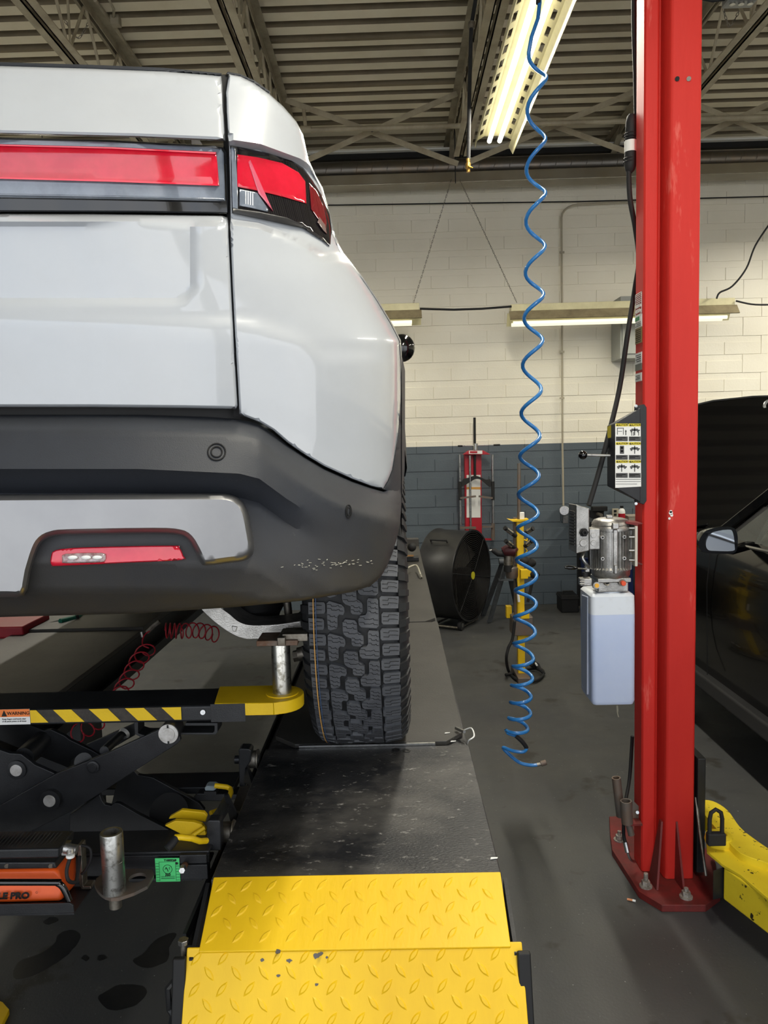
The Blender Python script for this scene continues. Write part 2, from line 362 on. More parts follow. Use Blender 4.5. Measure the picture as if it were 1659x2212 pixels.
# ------------------------------------------------------------------ duct and ledge along the back wall
m_galv = M('galvanised_duct', rgb(120, 116, 110), .38, .85, col2=rgb(150, 130, 104), vs=3, lo=.5, hi=.8)
t = thing('spiral_duct', 'galvanised spiral duct running along the top of back wall', 'duct', (1.5, 8.33, 4.7))
dx0, dx1 = X0+.1, X1-.1
MB().cyl((dx0, 8.33, 4.79), (dx1, 8.33, 4.76), .085, 28).build('duct_tube', m_galv, t, smooth=True)
x = -1.6; i = 0
while x < 4.6:
    m = MB(); ring = [(x+.09*math.sin(a)*.35+.03*a/6.28, 8.33+.0865*math.cos(a), 4.785-(x+5)*.0024+.0865*math.sin(a)) for a in [k*2*math.pi/24 for k in range(24)]]
    m.tube(ring, .003, 5, closed=True).build('duct_seam', m_galv, t); x += .16
m_shelf = M('shiny_flashing', rgb(176, 170, 156), .25, .8, col2=rgb(150, 138, 116), vs=2)
o = MB().box((dx0, 8.22, 4.585), (dx1, 8.44, 4.695)).build('metal_channel', m_shelf, None, bev=.006); tag(o, 'flat pale metal channel running beneath the spiral duct', 'channel')
o = MB().prism([(dx0, 8.44, 4.93), (dx0, 8.5, 4.93), (dx0, 8.5, 5.0), (dx0, 8.44, 4.99)], (dx1-dx0, 0, 0)).build('ledger_angle', m_blk, None); tag(o, 'black steel angle where roof deck meets the back wall', 'angle iron')
o = MB().box((dx0, 8.38, 4.985), (dx1, 8.44, 5.0)).build('ledger_strip', m_white, None); tag(o, 'thin white strip along top edge of the black angle', 'strip')
# wall conduit, cable and outlet
m_cond = M('painted_conduit', rgb(178, 170, 150), .5, col2=rgb(160, 152, 134), vs=4)
t = thing('wall_conduit', 'thin vertical conduit with elbow on the back wall', 'conduit', P(1217, 1090, 8.6))
pts = [P(1217, 1092, 8.61), P(1215, 968, 8.61), P(1214, 700, 8.61), P(1213, 470, 8.61)]+[P(1213+(1-math.cos(a))*38, 470-math.sin(a)*28, 8.61) for a in (.3, .6, .9, 1.2, 1.57)]+[P(1380, 436, 8.61)]
MB().tube(pts, .011, 8).build('conduit_tube', m_cond, t, smooth=True)
for y in (545, 760, 860): MB().cbox(P(1214, y, 8.605), (.05, .02, .02)).build('strap', m_cond, t)
MB().cyl(P(1219, 1103, 8.61), P(1219, 1103, 8.50), .055, 20).build('round_box', m_zinc, t, bev=.005, smooth=True)
MB().cbox(P(1221, 1122, 8.6), (.055, .05, .085)).build('outlet_box', m_zinc, t, bev=.004)
o = MB().tube([P(600, 445, 8.6), P(1000, 439, 8.6), P(1250, 435.5, 8.6), P(1750, 422, 8.6)], .007, 6).build('wall_cable', m_rub, None, smooth=True); tag(o, 'thin dark cable fixed along the back wall below duct', 'cable')
# ------------------------------------------------------------------ lights
m_tube = M('fluorescent_glow', rgb(255, 252, 230), .4, emit=(1, .97, .80, 1), es=TUBE_STRENGTH)
m_refl = M('cream_reflector', rgb(222, 214, 172), .4, col2=rgb(205, 196, 154), vs=6)
t = thing('fluorescent_fixture', 'large slotted fluorescent fixture with two bright tubes under the joist', 'light', (.79, 4.8, 4.1))
lx, ly0, ly1, lz = .805, 3.80, 5.88, 4.12
m = MB(); prof = [(-.155, -.03), (-.15, -.05), (-.075, .02), (.075, .02), (.15, -.05), (.155, -.03), (.08, .03), (-.08, .03)]
m = MB()
# side wings with slot openings: built from strips between slots
def wing(m, xa, za, xb, zb):
    nsl = 12; L = ly1-ly0
    w0, w1 = .30, .70
    def pt(f, y): return Vector((lx+xa+(xb-xa)*f, y, lz+za+(zb-za)*f))
    for f0, f1 in ((0, w0), (w1, 1)):
        m.prism([pt(f0, ly0), pt(f1, ly0), pt(f1, ly0)+Vector((0, 0, .004)), pt(f0, ly0)+Vector((0, 0, .004))], (0, L, 0))
    for i in range(nsl+1):
        y = ly0+(L-.07)*i/nsl
        m.prism([pt(w0, y), pt(w1, y), pt(w1, y)+Vector((0, 0, .004)), pt(w0, y)+Vector((0, 0, .004))], (0, .07, 0))
wing(m, -.075, .02, -.135, -.015); wing(m, .075, .02, .13, -.01)
m.build('slotted_reflector', m_refl, t)
MB().prism([(lx-.08, ly0, lz+.02), (lx+.08, ly0, lz+.02), (lx+.06, ly0, lz+.07), (lx-.06, ly0, lz+.07)], (0, ly1-ly0, 0)).build('ballast_housing', m_refl, t)
MB().prism([(lx+.125, ly0, lz-.012), (lx+.155, ly0, lz-.07), (lx+.16, ly0, lz-.068), (lx+.135, ly0, lz-.008)], (0, ly1-ly0+.12, 0)).build('side_skirt', m_refl, t)
MB().prism([(lx-.135, ly0, lz-.015), (lx-.14, ly0, lz-.06), (lx-.145, ly0, lz-.06), (lx-.14, ly0, lz-.015)], (0, ly1-ly0, 0)).build('side_skirt', m_refl, t)
for dx in (-.038, .038):
    for ya, yb in ((ly0+.01, (ly0+ly1)/2-.01), ((ly0+ly1)/2+.01, ly1-.02)):
        MB().cyl((lx+dx, ya, lz-.022), (lx+dx, yb, lz-.022), .017, 16).build('fluorescent_tube', m_tube, t, smooth=True)
la = bpy.data.lights.new('tube_light', 'AREA'); la.shape = 'RECTANGLE'; la.size = .12; la.size_y = 1.95; la.energy = TUBE_WATTS; la.color = (1, .95, .82)
lo_ = bpy.data.objects.new('tube_light', la); C.objects.link(lo_); lo_.parent = t; lo_.location = Vector((lx, (ly0+ly1)/2, lz-.05))-Vector(t.location)
MB().cyl((lx, 4.2, lz+.07), (lx, 4.2, ZC), .006, 6).build('hanger_wire', m_dzinc, t); MB().cyl((lx, 5.5, lz+.07), (lx, 5.5, ZC), .006, 6).build('hanger_wire', m_dzinc, t)
for (dx, dy, lab_) in ((0, -4.2, 'unseen fluorescent fixture added for room light, overhead behind the camera'), (3.9, -2.2, 'unseen fluorescent fixture added for room light over the black SUV bay'), (3.95, 1.75, 'unseen fluorescent fixture added to brighten back wall beyond the black SUV'), (-3.9, 1.6, 'unseen fluorescent fixture added to brighten back wall, hidden behind the pickup')):
    c_ = copy_tree(t); c_.location = Vector(t.location)+Vector((dx, dy, 0)); c_['label'] = lab_  # unseen copies of the fixture, added to brighten the interior
m_tan = M('dusty_tan', rgb(150, 138, 108), .6, col2=rgb(120, 108, 84), vs=8)
def strip(x0, x1, lab, hide=None):
    Y = 7.9; a, b = P(x0, 657 if x0 > 1000 else 664, Y), P(x1, 657-(x1-x0)*.028 if x0 > 1000 else 660, Y)
    t = thing('strip_light', lab, 'light', (a+b)/2-Vector((0, 0, .2)), 'strip lights along back wall')
    z = a.z
    MB().box((a.x, Y, z-.07), (b.x, Y+.13, z)).build('housing', m_refl, t, bev=.004)
    m = MB().prism([(a.x-.02, Y, z-.07), (a.x-.02, Y-.07, z-.16), (a.x-.02, Y-.06, z-.165), (a.x-.02, Y+.01, z-.075)], (b.x-a.x+.04, 0, 0)); m.build('front_shade', m_tan, t)
    MB().prism([(a.x-.02, Y+.13, z-.07), (a.x-.02, Y+.2, z-.19), (a.x-.02, Y+.19, z-.195), (a.x-.02, Y+.12, z-.075)], (b.x-a.x+.04, 0, 0)).build('rear_shade', m_refl, t)
    for yy in (Y+.0, Y+.12): MB().cyl((a.x+.02, yy, z-.19), (b.x-.08, yy, z-.19), .019, 14).build('fluorescent_tube', M('fluoro_dim', rgb(250, 248, 220), .4, emit=(1, .95, .72, 1), es=.75), t, smooth=True)
    l_ = bpy.data.lights.new('strip_glow', 'AREA'); l_.shape = 'RECTANGLE'; l_.size = b.x-a.x-.1; l_.size_y = .1; l_.energy = 5.*(b.x-a.x)/2.4; l_.color = (1, .95, .75)
    lo2 = bpy.data.objects.new('strip_glow', l_); C.objects.link(lo2); lo2.parent = t; lo2.location = Vector(((a.x+b.x)/2, Y+.06, z-.215))-Vector(t.location)
strip(1104, 1588, 'long lit strip light on back wall behind hose and red column')
strip(560, 906, 'short visible end of strip light beside the pickup quarter panel')
chain([P(975, 388, 7.95), P(893, 655, 7.95)], lab='left chain of the V holding the strip light beside the pickup')
chain([P(993, 388, 7.95), P(1117, 655, 7.95)], lab='right chain of the V holding the long strip light')
o = MB().cyl(P(984, 396, 7.97)*1.0+Vector((0, 0, ZC-P(984, 396, 7.97).z)), P(984, 396, 7.97), .006, 6).build('hanger_rod', m_rub); tag(o, 'short dark rod above the V of light chains', 'rod')
o = MB().tube([P(907, 667, 7.9), P(980, 669, 7.9), P(1040, 667, 7.9), P(1105, 662, 7.9)], .011, 8).build('light_cable', m_rub, smooth=True); tag(o, 'dark twin cable linking the two strip lights', 'cable')
o = MB().tube(catmull([P(1590, 650, 7.88), P(1632, 658, 7.88), P(1700, 657, 7.88)], 6), .009, 8).build('light_cable', m_rub, smooth=True); tag(o, 'dark cable leaving the right end of the strip light', 'cable')
o = MB().tube(catmull([P(1548, 645, 7.8), P(1555, 632, 7.8), P(1582, 618, 7.8), P(1612, 580, 7.8), P(1632, 530, 7.8), P(1665, 480, 7.8)], 6), .009, 8).build('power_cable', m_rub, smooth=True); tag(o, 'dark cable rising from the strip light to top right', 'cable')
t = thing('electrical_box', 'grey electrical enclosure on the wall behind the red column', 'electrical box', P(1360, 775, 8.4))
MB().box((P(1340, 640, 8.3).x, 8.3, P(1340, 775, 8.3).z), (P(1340, 640, 8.3).x+.42, 8.64, P(1340, 640, 8.3).z)).build('enclosure', M('grey_enclosure', rgb(150, 152, 148), .5), t, bev=.006)
MB().box((P(1340, 640, 8.3).x+.02, 8.285, P(1340, 765, 8.3).z), (P(1340, 640, 8.3).x+.40, 8.3, P(1340, 650, 8.3).z)).build('door', M('grey_enclosure2', rgb(160, 162, 158), .5), t, bev=.003)
# black air drop with brass valve
t = thing('air_drop_pipe', 'black overhead air drop pipe ending in a brass valve', 'pipe', P(1012, 372, 5.2))
MB().tube([P(1030, -20, 5.2), P(1026, 8, 5.2), P(1018, 55, 5.2), P(1014, 200, 5.2), P(1012, 345, 5.2)], .013, 10).build('pipe_run', m_rub, t, smooth=True)
MB().cyl(P(1019, 48, 5.2), P(1018, 62, 5.2), .022, 12).build('union', m_dzinc, t, smooth=True)
m_brass = M('brass', rgb(190, 150, 80), .35, .9)
MB().lathe([(0, 0), (.012, 0), (.012, .02), (.018, .025), (.018, .055), (.012, .06), (.014, .085), (0, .085)], P(1011.5, 372, 5.2), (0, 0, 1), 14).build('brass_valve', m_brass, t, smooth=True)
MB().bar(P(1011, 358, 5.19), P(1020, 362, 5.15), .01, .004).build('valve_handle', m_yel, t)
# ------------------------------------------------------------------ alignment rack runway
ZR = .99; RXL, RXR = -.405, .203
m_run = M('runway_black', rgb(26, 27, 30), .45, col2=rgb(84, 82, 79), vs=4.5, lo=.44, hi=.74, col3=rgb(150, 148, 144), vs3=60., lo3=.60, hi3=.76, bump=.25, bs=200, stretch=(.7, 1, 1))
m_plate = M('slip_plate_grey', rgb(66, 64, 61), .5, col2=rgb(50, 49, 46), vs=4, lo=.4, hi=.7, col3=rgb(110, 108, 104), vs3=40., lo3=.66, hi3=.8, bump=.15, bs=150)
m_yp = M('yellow_plate', rgb(234, 192, 20), .48, col2=rgb(214, 170, 12), vs=3., lo=.42, hi=.75, col3=rgb(160, 128, 40), vs3=16., lo3=.70, hi3=.84, stretch=(1, .3, .3), bump=.1, bs=150)
t = thing('lift_runway', 'black raised runway under the new tire with yellow ramp end', 'lift runway', ((RXL+RXR)/2, 4.0, 0))
MB().box((RXL, 1.515, ZR-.02), (RXR, 2.2, ZR)).build('deck_plate', m_run, t, bev=.003)
MB().box((RXL+.004, 2.2, ZR-.03), (RXR-.004, 6.6, ZR-.012)).build('deck_plate', m_run, t)
MB().box((RXL, 1.515, ZR-.17), (RXL+.008, 6.6, ZR-.02)).build('side_rail', m_black, t)
MB().box((RXR-.008, 1.515, ZR-.17), (RXR, 6.6, ZR-.02)).build('side_rail', m_black, t)
MB().box((RXL-.045, 1.45, ZR-.11), (RXL, 6.5, ZR-.10)).box((RXL-.045, 1.45, ZR-.11), (RXL-.038, 6.5, ZR-.075)).build('jack_rail', m_black, t)
for y_ in (3.2, 6.0):
    MB().box((RXL+.1, y_, 0), (RXR-.1, y_+.25, ZR-.17)).build('support_leg', m_black, t, bev=.004)
def plate(y0, y1, nm='slip_plate'):
    r = .07; m = MB(); pl = [(RXL+.015, y0+r, 0), (RXL+.015+r, y0, 0), (RXR-.03-r*.5, y0, 0), (RXR-.01, y0+r, 0), (RXR-.002, y1, 0), (RXL+.01, y1, 0)]
    m.prism([(a, b, ZR-.011) for a, b, c in pl], (0, 0, .014)); return m.build(nm, m_plate, t, bev=.002)
plate(2.225, 3.76); plate(3.78, 6.6)
MB().box((RXL+.1, 2.203, ZR-.006), (RXR-.1, 2.212, ZR+.006)).build('plate_stop', m_zinc, t)
for px, py in ((855, 1620), (878, 1622)): MB().lathe([(.012, 0), (.012, .001), (.006, .001)], PZ(px, py, ZR+.0005), n=16).build('drain_hole', m_blk, t)
MB().box((RXL, 6.6, ZR-.15), (RXR, 6.66, ZR+.07)).build('wheel_stop', m_plate, t, bev=.01)
# yellow ramp: two hinged tread plates with raised lugs
def ramp(name, a, b, xl, xr, th=.008):
    a, b = Vector(a), Vector(b); d = (b-a); n = Vector((0, -d.z, d.y)); n = -n if n.z < 0 else n; n.normalize()
    pl = [Vector((xl, a.y, a.z)), Vector((xr, a.y, a.z)), Vector((xr, b.y, b.z)), Vector((xl, b.y, b.z))]
    return MB().prism([v-n*th for v in pl], n*th).build(name, m_yp, t, bev=.002), n
A0, A1 = (0, 1.515, ZR+.006), (0, 1.378, ZR-.064)
B0, B1 = (0, 1.385, ZR-.060), (0, 1.239, ZR-.33)
pl1, n1 = ramp('tread_plate', A0, A1, RXL+.006, RXR-.002)
pl2, n2 = ramp('tread_plate', B0, B1, RXL-.018, RXR+.02)
def lugs(a, b, xl, xr, nrm, par, sp=.0522, ph=0):
    a, b = Vector(a), Vector(b); L = (b-a).length; d = (b-a)/L; m = MB(); j = 0; y = .022+ph
    while y < L-.012:
        odd = j % 2; x = xl+.02+(sp*.5 if odd else 0)
        while x < xr-.015:
            c = Vector((x, a.y, a.z))+d*y
            if xl+.012 < x < xr-.012:
                ang = math.radians(50 if not odd else -50); u = Vector((1, 0, 0))*math.cos(ang)-d*math.sin(ang); v = nrm.cross(u)
                ring = []; top = []
                for k in range(7):
                    tt = -1+k/3; ring.append(c+u*tt*.0165+v*(1-tt*tt)*.0055)
                for k in range(1, 6):
                    tt = 1-k/3; ring.append(c+u*tt*.0165-v*(1-tt*tt)*.0055)
                nn = len(ring); h = nrm*.0022
                topv = [c+(p-c)*.62+h for p in ring]
                m.add(ring+topv, [(i, (i+1) % nn, nn+(i+1) % nn, nn+i) for i in range(nn)]+[tuple(range(nn, 2*nn))])
            x += sp
        y += .026 if True else 0; j += 1
    o = m.build('raised_lugs', m_yp, par); tag(o, kind='stuff'); return o
lugs(A0, A1, RXL+.006, RXR-.002, n1, pl1); lugs(B0, B1, RXL-.018, RXR+.02, n2, pl2, ph=-.004)
for (px, py, r) in ((601, 2056, .006), (684, 2065, .008), (692, 2060, .005), (566, 2074, .004), (625, 2075, .005), (602, 2108, .004), (598, 2071, .004), (706, 2068, .003), (684, 2127, .004)):
    on1 = py < 2062; o_ = Vector(A1 if on1 else B0); nn2 = n1 if on1 else n2; d_ = Vector(ray(px, py)); c0_ = Vector((0, 0, H0)); s_ = (o_-c0_).dot(nn2)/d_.dot(nn2); c_ = c0_+d_*s_
    u_ = Vector((1, 0, 0)); v_ = nn2.cross(u_); random.seed(px)
    MB().prism([c_+u_*math.cos(a)*r*random.uniform(.5, 1.3)+v_*math.sin(a)*r*random.uniform(.4, 1.)+nn2*.0003 for a in [k*2*math.pi/9 for k in range(9)]], nn2*.0005).build('worn_chip', M('bare_steel', rgb(96, 92, 88), .5, .6), pl1 if on1 else pl2)
# ramp side brackets
for s, x in ((-1, RXL-.012), (1, RXR+.004)):
    m = MB(); m.prism([(x, 1.52, ZR-.01), (x, 1.375, ZR-.075), (x, 1.36, ZR-.20), (x, 1.52, ZR-.2)], (.008, 0, 0)); m.build('side_bracket', m_black, t)
    m = MB(); m.prism([(x+s*.004, 1.378, ZR-.07), (x+s*.03, 1.378, ZR-.07), (x+s*.03, 1.375, ZR-.085), (x+s*.03, 1.30, ZR-.34), (x+s*.004, 1.30, ZR-.34)], (0, -.012, 0)); m.build('hinge_ear', m_blk, t, bev=.004)
MB().tube([PX(392, 2100, RXL-.03), PX(362, 2135, RXL-.05), PX(366, 2180, RXL-.05), PX(386, 2212, RXL-.03)], .006, 6).build('bracket_edge', m_black, t)
MB().prism([(RXL-.05, 1.45, ZR-.12), (RXL-.01, 1.45, ZR-.12), (RXL-.01, 1.33, ZR-.24), (RXL-.055, 1.33, ZR-.22)], (0, 0, -.02)).build('hinge_gusset', m_black, t)
b0 = PX(397, 2052, RXL-.028); t2 = thing('hex_bolt', 'upright galvanised hex bolt at left edge of yellow ramp', 'bolt', b0-Vector((0, 0, .0)))
MB().cyl(b0-Vector((0, 0, .03)), b0+Vector((0, 0, .012)), .0058, 12).build('shank', m_dzinc, t2, smooth=True)
MB().cyl(b0+Vector((0, 0, .012)), b0+Vector((0, 0, .022)), .0105, 6).build('hex_head', m_zinc, t2, bev=.001)
# cables and tape bits on the runway corner
o = MB().tube(catmull([PZ(1000, 1578, ZR+.01), PZ(1018, 1573, ZR+.03), PZ(1024, 1590, ZR+.02), PZ(1012, 1600, ZR+.005), PX(1008, 1612, RXR+.004)], 6), .0022, 6).build('loose_cord', m_white, smooth=True); tag(o, 'short white cord looping over the right runway edge', 'cord')
o = MB().tube([PZ(985, 1573, ZR+.012), PZ(1003, 1581, ZR+.016)], .005, 10).build('pin', m_zinc, smooth=True); tag(o, 'small silver pin lying on the runway corner by the white cord', 'pin')
for i, (px, py, lab) in enumerate(((966, 1584, 'small white tape scrap left of the white cord'), (979, 1602, 'wider white tape scrap near slip plate edge'), (1067, 1855, 'white chip on runway just above the yellow ramp'))):
    c = PZ(px, py, ZR+(.0045 if i < 2 else .001)); a = random.random()
    o = MB().prism([c+Vector((-.008, -.003, 0)), c+Vector((.007, -.001+.003*a, 0)), c+Vector((.009, .004, 0)), c+Vector((-.006, .004, 0))], (0, 0, .0015)).build('tape_scrap', m_white); tag(o, lab, 'scrap')
o = MB().tube(catmull([PZ(868, 1237, ZR+.06), PZ(884, 1225, ZR+.05), PZ(900, 1222, ZR+.05), PZ(910, 1245, ZR+.02), PX(919, 1262, RXR+.006)], 6), .006, 6).build('white_strap', M('strap_white', rgb(170, 166, 150), .6), smooth=True); tag(o, 'pale cord over the far right corner of the runway', 'cord')
t2 = thing('turnplate_hardware', 'dark metal bracket with wooden slat at the far end of runway', 'bracket', PZ(880, 1215, ZR))
c = PZ(888, 1214, ZR)
MB().box((c.x-.12, c.y, ZR+.004), (c.x+.06, c.y+.1, ZR+.035)).build('metal_block', m_black, t2, bev=.005)
MB().box((c.x-.14, c.y-.02, ZR+.045), (c.x+.02, c.y+.02, ZR+.052)).build('wood_slat', M('wood_slat', rgb(150, 110, 60), .6, col2=rgb(120, 84, 44), vs=30), t2)
MB().bar((c.x-.05, c.y+.1, ZR+.05), (c.x-.12, c.y+.2, ZR+.23), .05, .02).build('lever_plate', m_steel_dk, t2, bev=.004)
MB().sphere((c.x+.01, c.y+.1, ZR+.10), .035, 8).build('knob', m_rub, t2, smooth=True)
# left runway, mostly hidden
t = thing('lift_runway', 'grey topped left runway visible under the pickup bumper, with dark inner edge', 'lift runway', (-1.6, 4.4, 0))
MB().box((-1.93, 3.76, ZR-.02), (-1.285, 6.6, ZR+.012)).build('slip_plate', m_plate, t, bev=.003)
MB().box((-1.93, 1.5, ZR-.02), (-1.285, 3.74, ZR)).build('deck_plate', m_plate, t, bev=.003)
MB().box((-1.293, 1.5, ZR-.18), (-1.285, 6.6, ZR-.02)).build('side_rail', m_black, t)
MB().box((-1.285, 1.5, ZR-.13), (-1.23, 6.6, ZR-.12)).box((-1.238, 1.5, ZR-.12), (-1.23, 6.6, ZR-.09)).build('jack_rail', m_black, t)
for y_ in (3.4,):
    MB().box((-1.84, y_, 0), (-1.48, y_+.25, ZR-.17)).build('support_leg', m_black, t, bev=.004)
t = thing('floor_jack', 'red jack body on the left runway behind pickup bumper', 'jack', P(20, 1352, 3.85))
MB().cbox(P(10, 1352, 3.85), (.34, .3, .06)).build('jack_body', M('jack_red', rgb(150, 16, 34), .4), t, bev=.01)
MB().cbox(P(5, 1365, 3.8)-Vector((0, 0, .015)), (.22, .06, .03)).build('lower_plate', M('jack_red', rgb(150, 16, 34)), t, bev=.005)
MB().tube([P(45, 1380, 3.8), P(100, 1350, 3.9), P(170, 1332, 4.0)], .01, 8).build('hose', m_rub, t, smooth=True)
o = MB().tube([P(130, 1342, 3.9), P(165, 1334, 4.0), P(180, 1328, 4.1)], .014, 8).build('green_hose', M('teal', rgb(20, 110, 90), .5), smooth=True); tag(o, 'short teal hose end beside the red jack under bumper', 'hose')
o = MB().prism([PZ(-60, 2140, .02), PZ(6, 2164, .02), PZ(20, 2180, .02), PZ(2, 2215, .02), PZ(-60, 2280, .02)], (0, 0, -.02)).build('floor_plate', m_yp, None, bev=.002); tag(o, 'small yellow plate corner on the floor at bottom left', 'plate')
# ------------------------------------------------------------------ red column
t = thing('lift_column', 'tall red steel two post lift column bolted to floor', 'lift column', (1.09, 3.1, 0))
ZTOP = 4.25
def ringz(secs, z0, z1, name, mat=m_red_paint, bev=.004): return MB().prism([(x, y, z0) for x, y in secs], (0, 0, z1-z0)).build(name, mat, t, bev=bev)
# plan outline of folded sheet profile
cy = 3.08
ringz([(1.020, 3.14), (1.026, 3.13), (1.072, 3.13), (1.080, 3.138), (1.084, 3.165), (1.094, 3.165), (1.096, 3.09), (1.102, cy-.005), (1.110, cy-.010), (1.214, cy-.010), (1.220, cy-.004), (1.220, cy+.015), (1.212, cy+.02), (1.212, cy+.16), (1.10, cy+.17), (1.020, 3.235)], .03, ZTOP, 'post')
MB().box((1.10, cy+.15, .03), (1.108, cy+.28, ZTOP)).build('rear_flange', m_red_paint, t)
MB().box((1.207, cy+.16, .03), (1.215, cy+.30, ZTOP)).build('rear_flange', m_red_paint, t)
for px in (1463, 1488):
    MB().cyl(P(px, 170, cy-.0105), P(px, 170, cy-.016), .0085, 16).build('hole', m_blk if px == 1463 else m_dzinc, t)
base = [PZ(*q, .03) for q in ((1318, 1800), (1322, 1835), (1380, 1925), (1430, 1955), (1525, 1955), (1556, 1932))]
base += [Vector((1.38, 3.25, .03)), Vector((1.30, 3.62, .03)), Vector((1.02, 3.62, .03))]
MB().prism(base, (0, 0, -.03)).build('base_plate', m_red_dk, t, bev=.003)
for (xt, yt), (xb, yb), yo in (((1428, 1775), (1418, 1923), 0), ((1460, 1775), (1476, 1925), 0)):
    top = P(xt, yt, cy-.012); bot = PZ(xb, yb, .032)
    MB().prism([top, bot, Vector((bot.x-.004, cy, .032)), Vector((top.x, cy+.01, top.z))], (.008, 0, 0)).build('gusset', m_red_dk, t)
m_bolt = M('worn_bolt', rgb(170, 166, 158), .5, .5, col2=rgb(104, 94, 84), vs=60)
def anchor(px, py, h=.05):
    c = PZ(px, py, .03)
    o = MB().cyl(c, c+Vector((0, 0, .006)), .026, 18).build('washer', m_bolt, t); m = MB().cyl(c+Vector((0, 0, .006)), c+Vector((0, 0, .026)), .018, 6).cyl(c+Vector((0, 0, .026)), c+Vector((0, 0, h)), .009, 12).build('anchor_nut', m_bolt, o, bev=.001)
anchor(1395, 1915, .058); anchor(1482, 1938, .04); anchor(1338, 1815, .045)
# stickers on left side face of the post
m_st = [M('sticker_red', rgb(150, 40, 36), .5), m_white, M('sticker_brass', rgb(140, 122, 74), .4, .5), M('sticker_grey', rgb(110, 112, 104), .5)]
def sticker(z0, z1, mat, name='sticker', lines=None):
    x = 1.0195
    o = MB().box((x-.001, 3.15, z0), (x+.001, 3.232, z1)).build(name, mat, t)
    return o
def sz(py): return P(1380, py, 3.19).z
s1 = sticker(sz(681), sz(633), m_st[0]); s2 = sticker(sz(708), sz(681), m_white); s3 = sticker(sz(742), sz(708), m_st[2]); s4 = sticker(sz(786), sz(762), m_white); s5 = sticker(sz(800), sz(786), m_st[3]); s6 = sticker(sz(824), sz(806), m_white)
axs = (0, -1, 0)
for o in (s1,):
    e = MB()
    for a, b, c, d in ((3.15, 3.232, sz(633)-.003, sz(633)), (3.15, 3.232, sz(681), sz(681)+.003), (3.15, 3.153, sz(681), sz(633)), (3.229, 3.232, sz(681), sz(633))): e.box((1.0175, a, c), (1.0187, b, d))
    e.build('border', m_white, o)
text('10000 lbs.', (1.0175, 3.191, sz(661)), .021, m_white, s1, ax=axs, bold=.0004); text('4550 kg', (1.0175, 3.191, sz(672)), .021, m_white, s1, ax=axs, bold=.0004)
pass
MB().box((1.0165, 3.18, sz(692)), (1.018, 3.23, sz(684))).build('green_band', M('green_print', rgb(30, 120, 70), .5), s2)
def lines(par, y0, y1, za, zb, n, mat):
    m = MB()
    for i in range(n):
        z = za+(zb-za)*(i+.5)/n; m.box((1.0165, y0+.07, z-.0012), (1.018, y1-.012*(i % 2)+.07, z+.0012))
    m.build('print_lines', mat, par)
lines(s1, 3.085, 3.16, sz(636), sz(656), 5, m_white); lines(s2, 3.09, 3.155, sz(695), sz(706), 3, m_st[3]); lines(s3, 3.09, 3.155, sz(711), sz(740), 7, m_blk); lines(s4, 3.09, 3.15, sz(765), sz(783), 4, m_blk); lines(s6, 3.10, 3.15, sz(810), sz(820), 3, m_blk)
for px, py, r in ((1449, 1108, .008), (1451, 1113, .006), (1446, 1120, .005), (1449, 1105, .006)):
    c = P(px, py, cy-.0105); MB().cyl(c, c-Vector((0, .0006, 0)), r, 9).build('paint_chip', m_white, t)
# ------------------------------------------------------------------ control cover box on the column
t = thing('release_cover', 'black sheet metal cover with caution labels on the column', 'cover', P(1350, 1090, 3.04))
YC = 3.10
MB().pp([(1373, 877), (1392, 873), (1397, 880), (1397, 1082), (1391, 1090), (1373, 1084)], YC, .02).build('mounting_flange', m_black, t, bev=.002)
fr = [(1329, 914), (1384, 880), (1384, 1086), (1329, 1054)]
m = MB(); F = [P(x, y, YC-.015) for x, y in fr]; Bk = [P(1311, 920, YC+.09), P(1374, 885, YC+.03), P(1374, 1080, YC+.03), P(1311, 1050, YC+.09)]
m.add(F+Bk, [(0, 1, 2, 3), (4, 7, 6, 5), (0, 4, 5, 1), (1, 5, 6, 2), (2, 6, 7, 3), (3, 7, 4, 0)]); m.build('cover_shell', m_black, t, bev=.004)
for py in (877, 1088):
    MB().cyl(P(1374, py, YC-.0), P(1374, py, YC-.02), .006, 12).build('screw', m_zinc, t)
YL = YC-.017
lab = MB().pp([(1329, 915), (1384, 917), (1385, 1051), (1329, 1054)], YL, .001).build('caution_label', m_white, t)
def lp(x0, y0, x1, y1, mat, nm='print'):
    MB().pp([(x0, y0), (x1, y0), (x1, y1), (x0, y1)], YL-.0008, .0006).build(nm, mat, lab)
m_cy = M('caution_yellow', rgb(226, 206, 40), .5); m_pr = M('grey_print', rgb(70, 70, 70), .6)
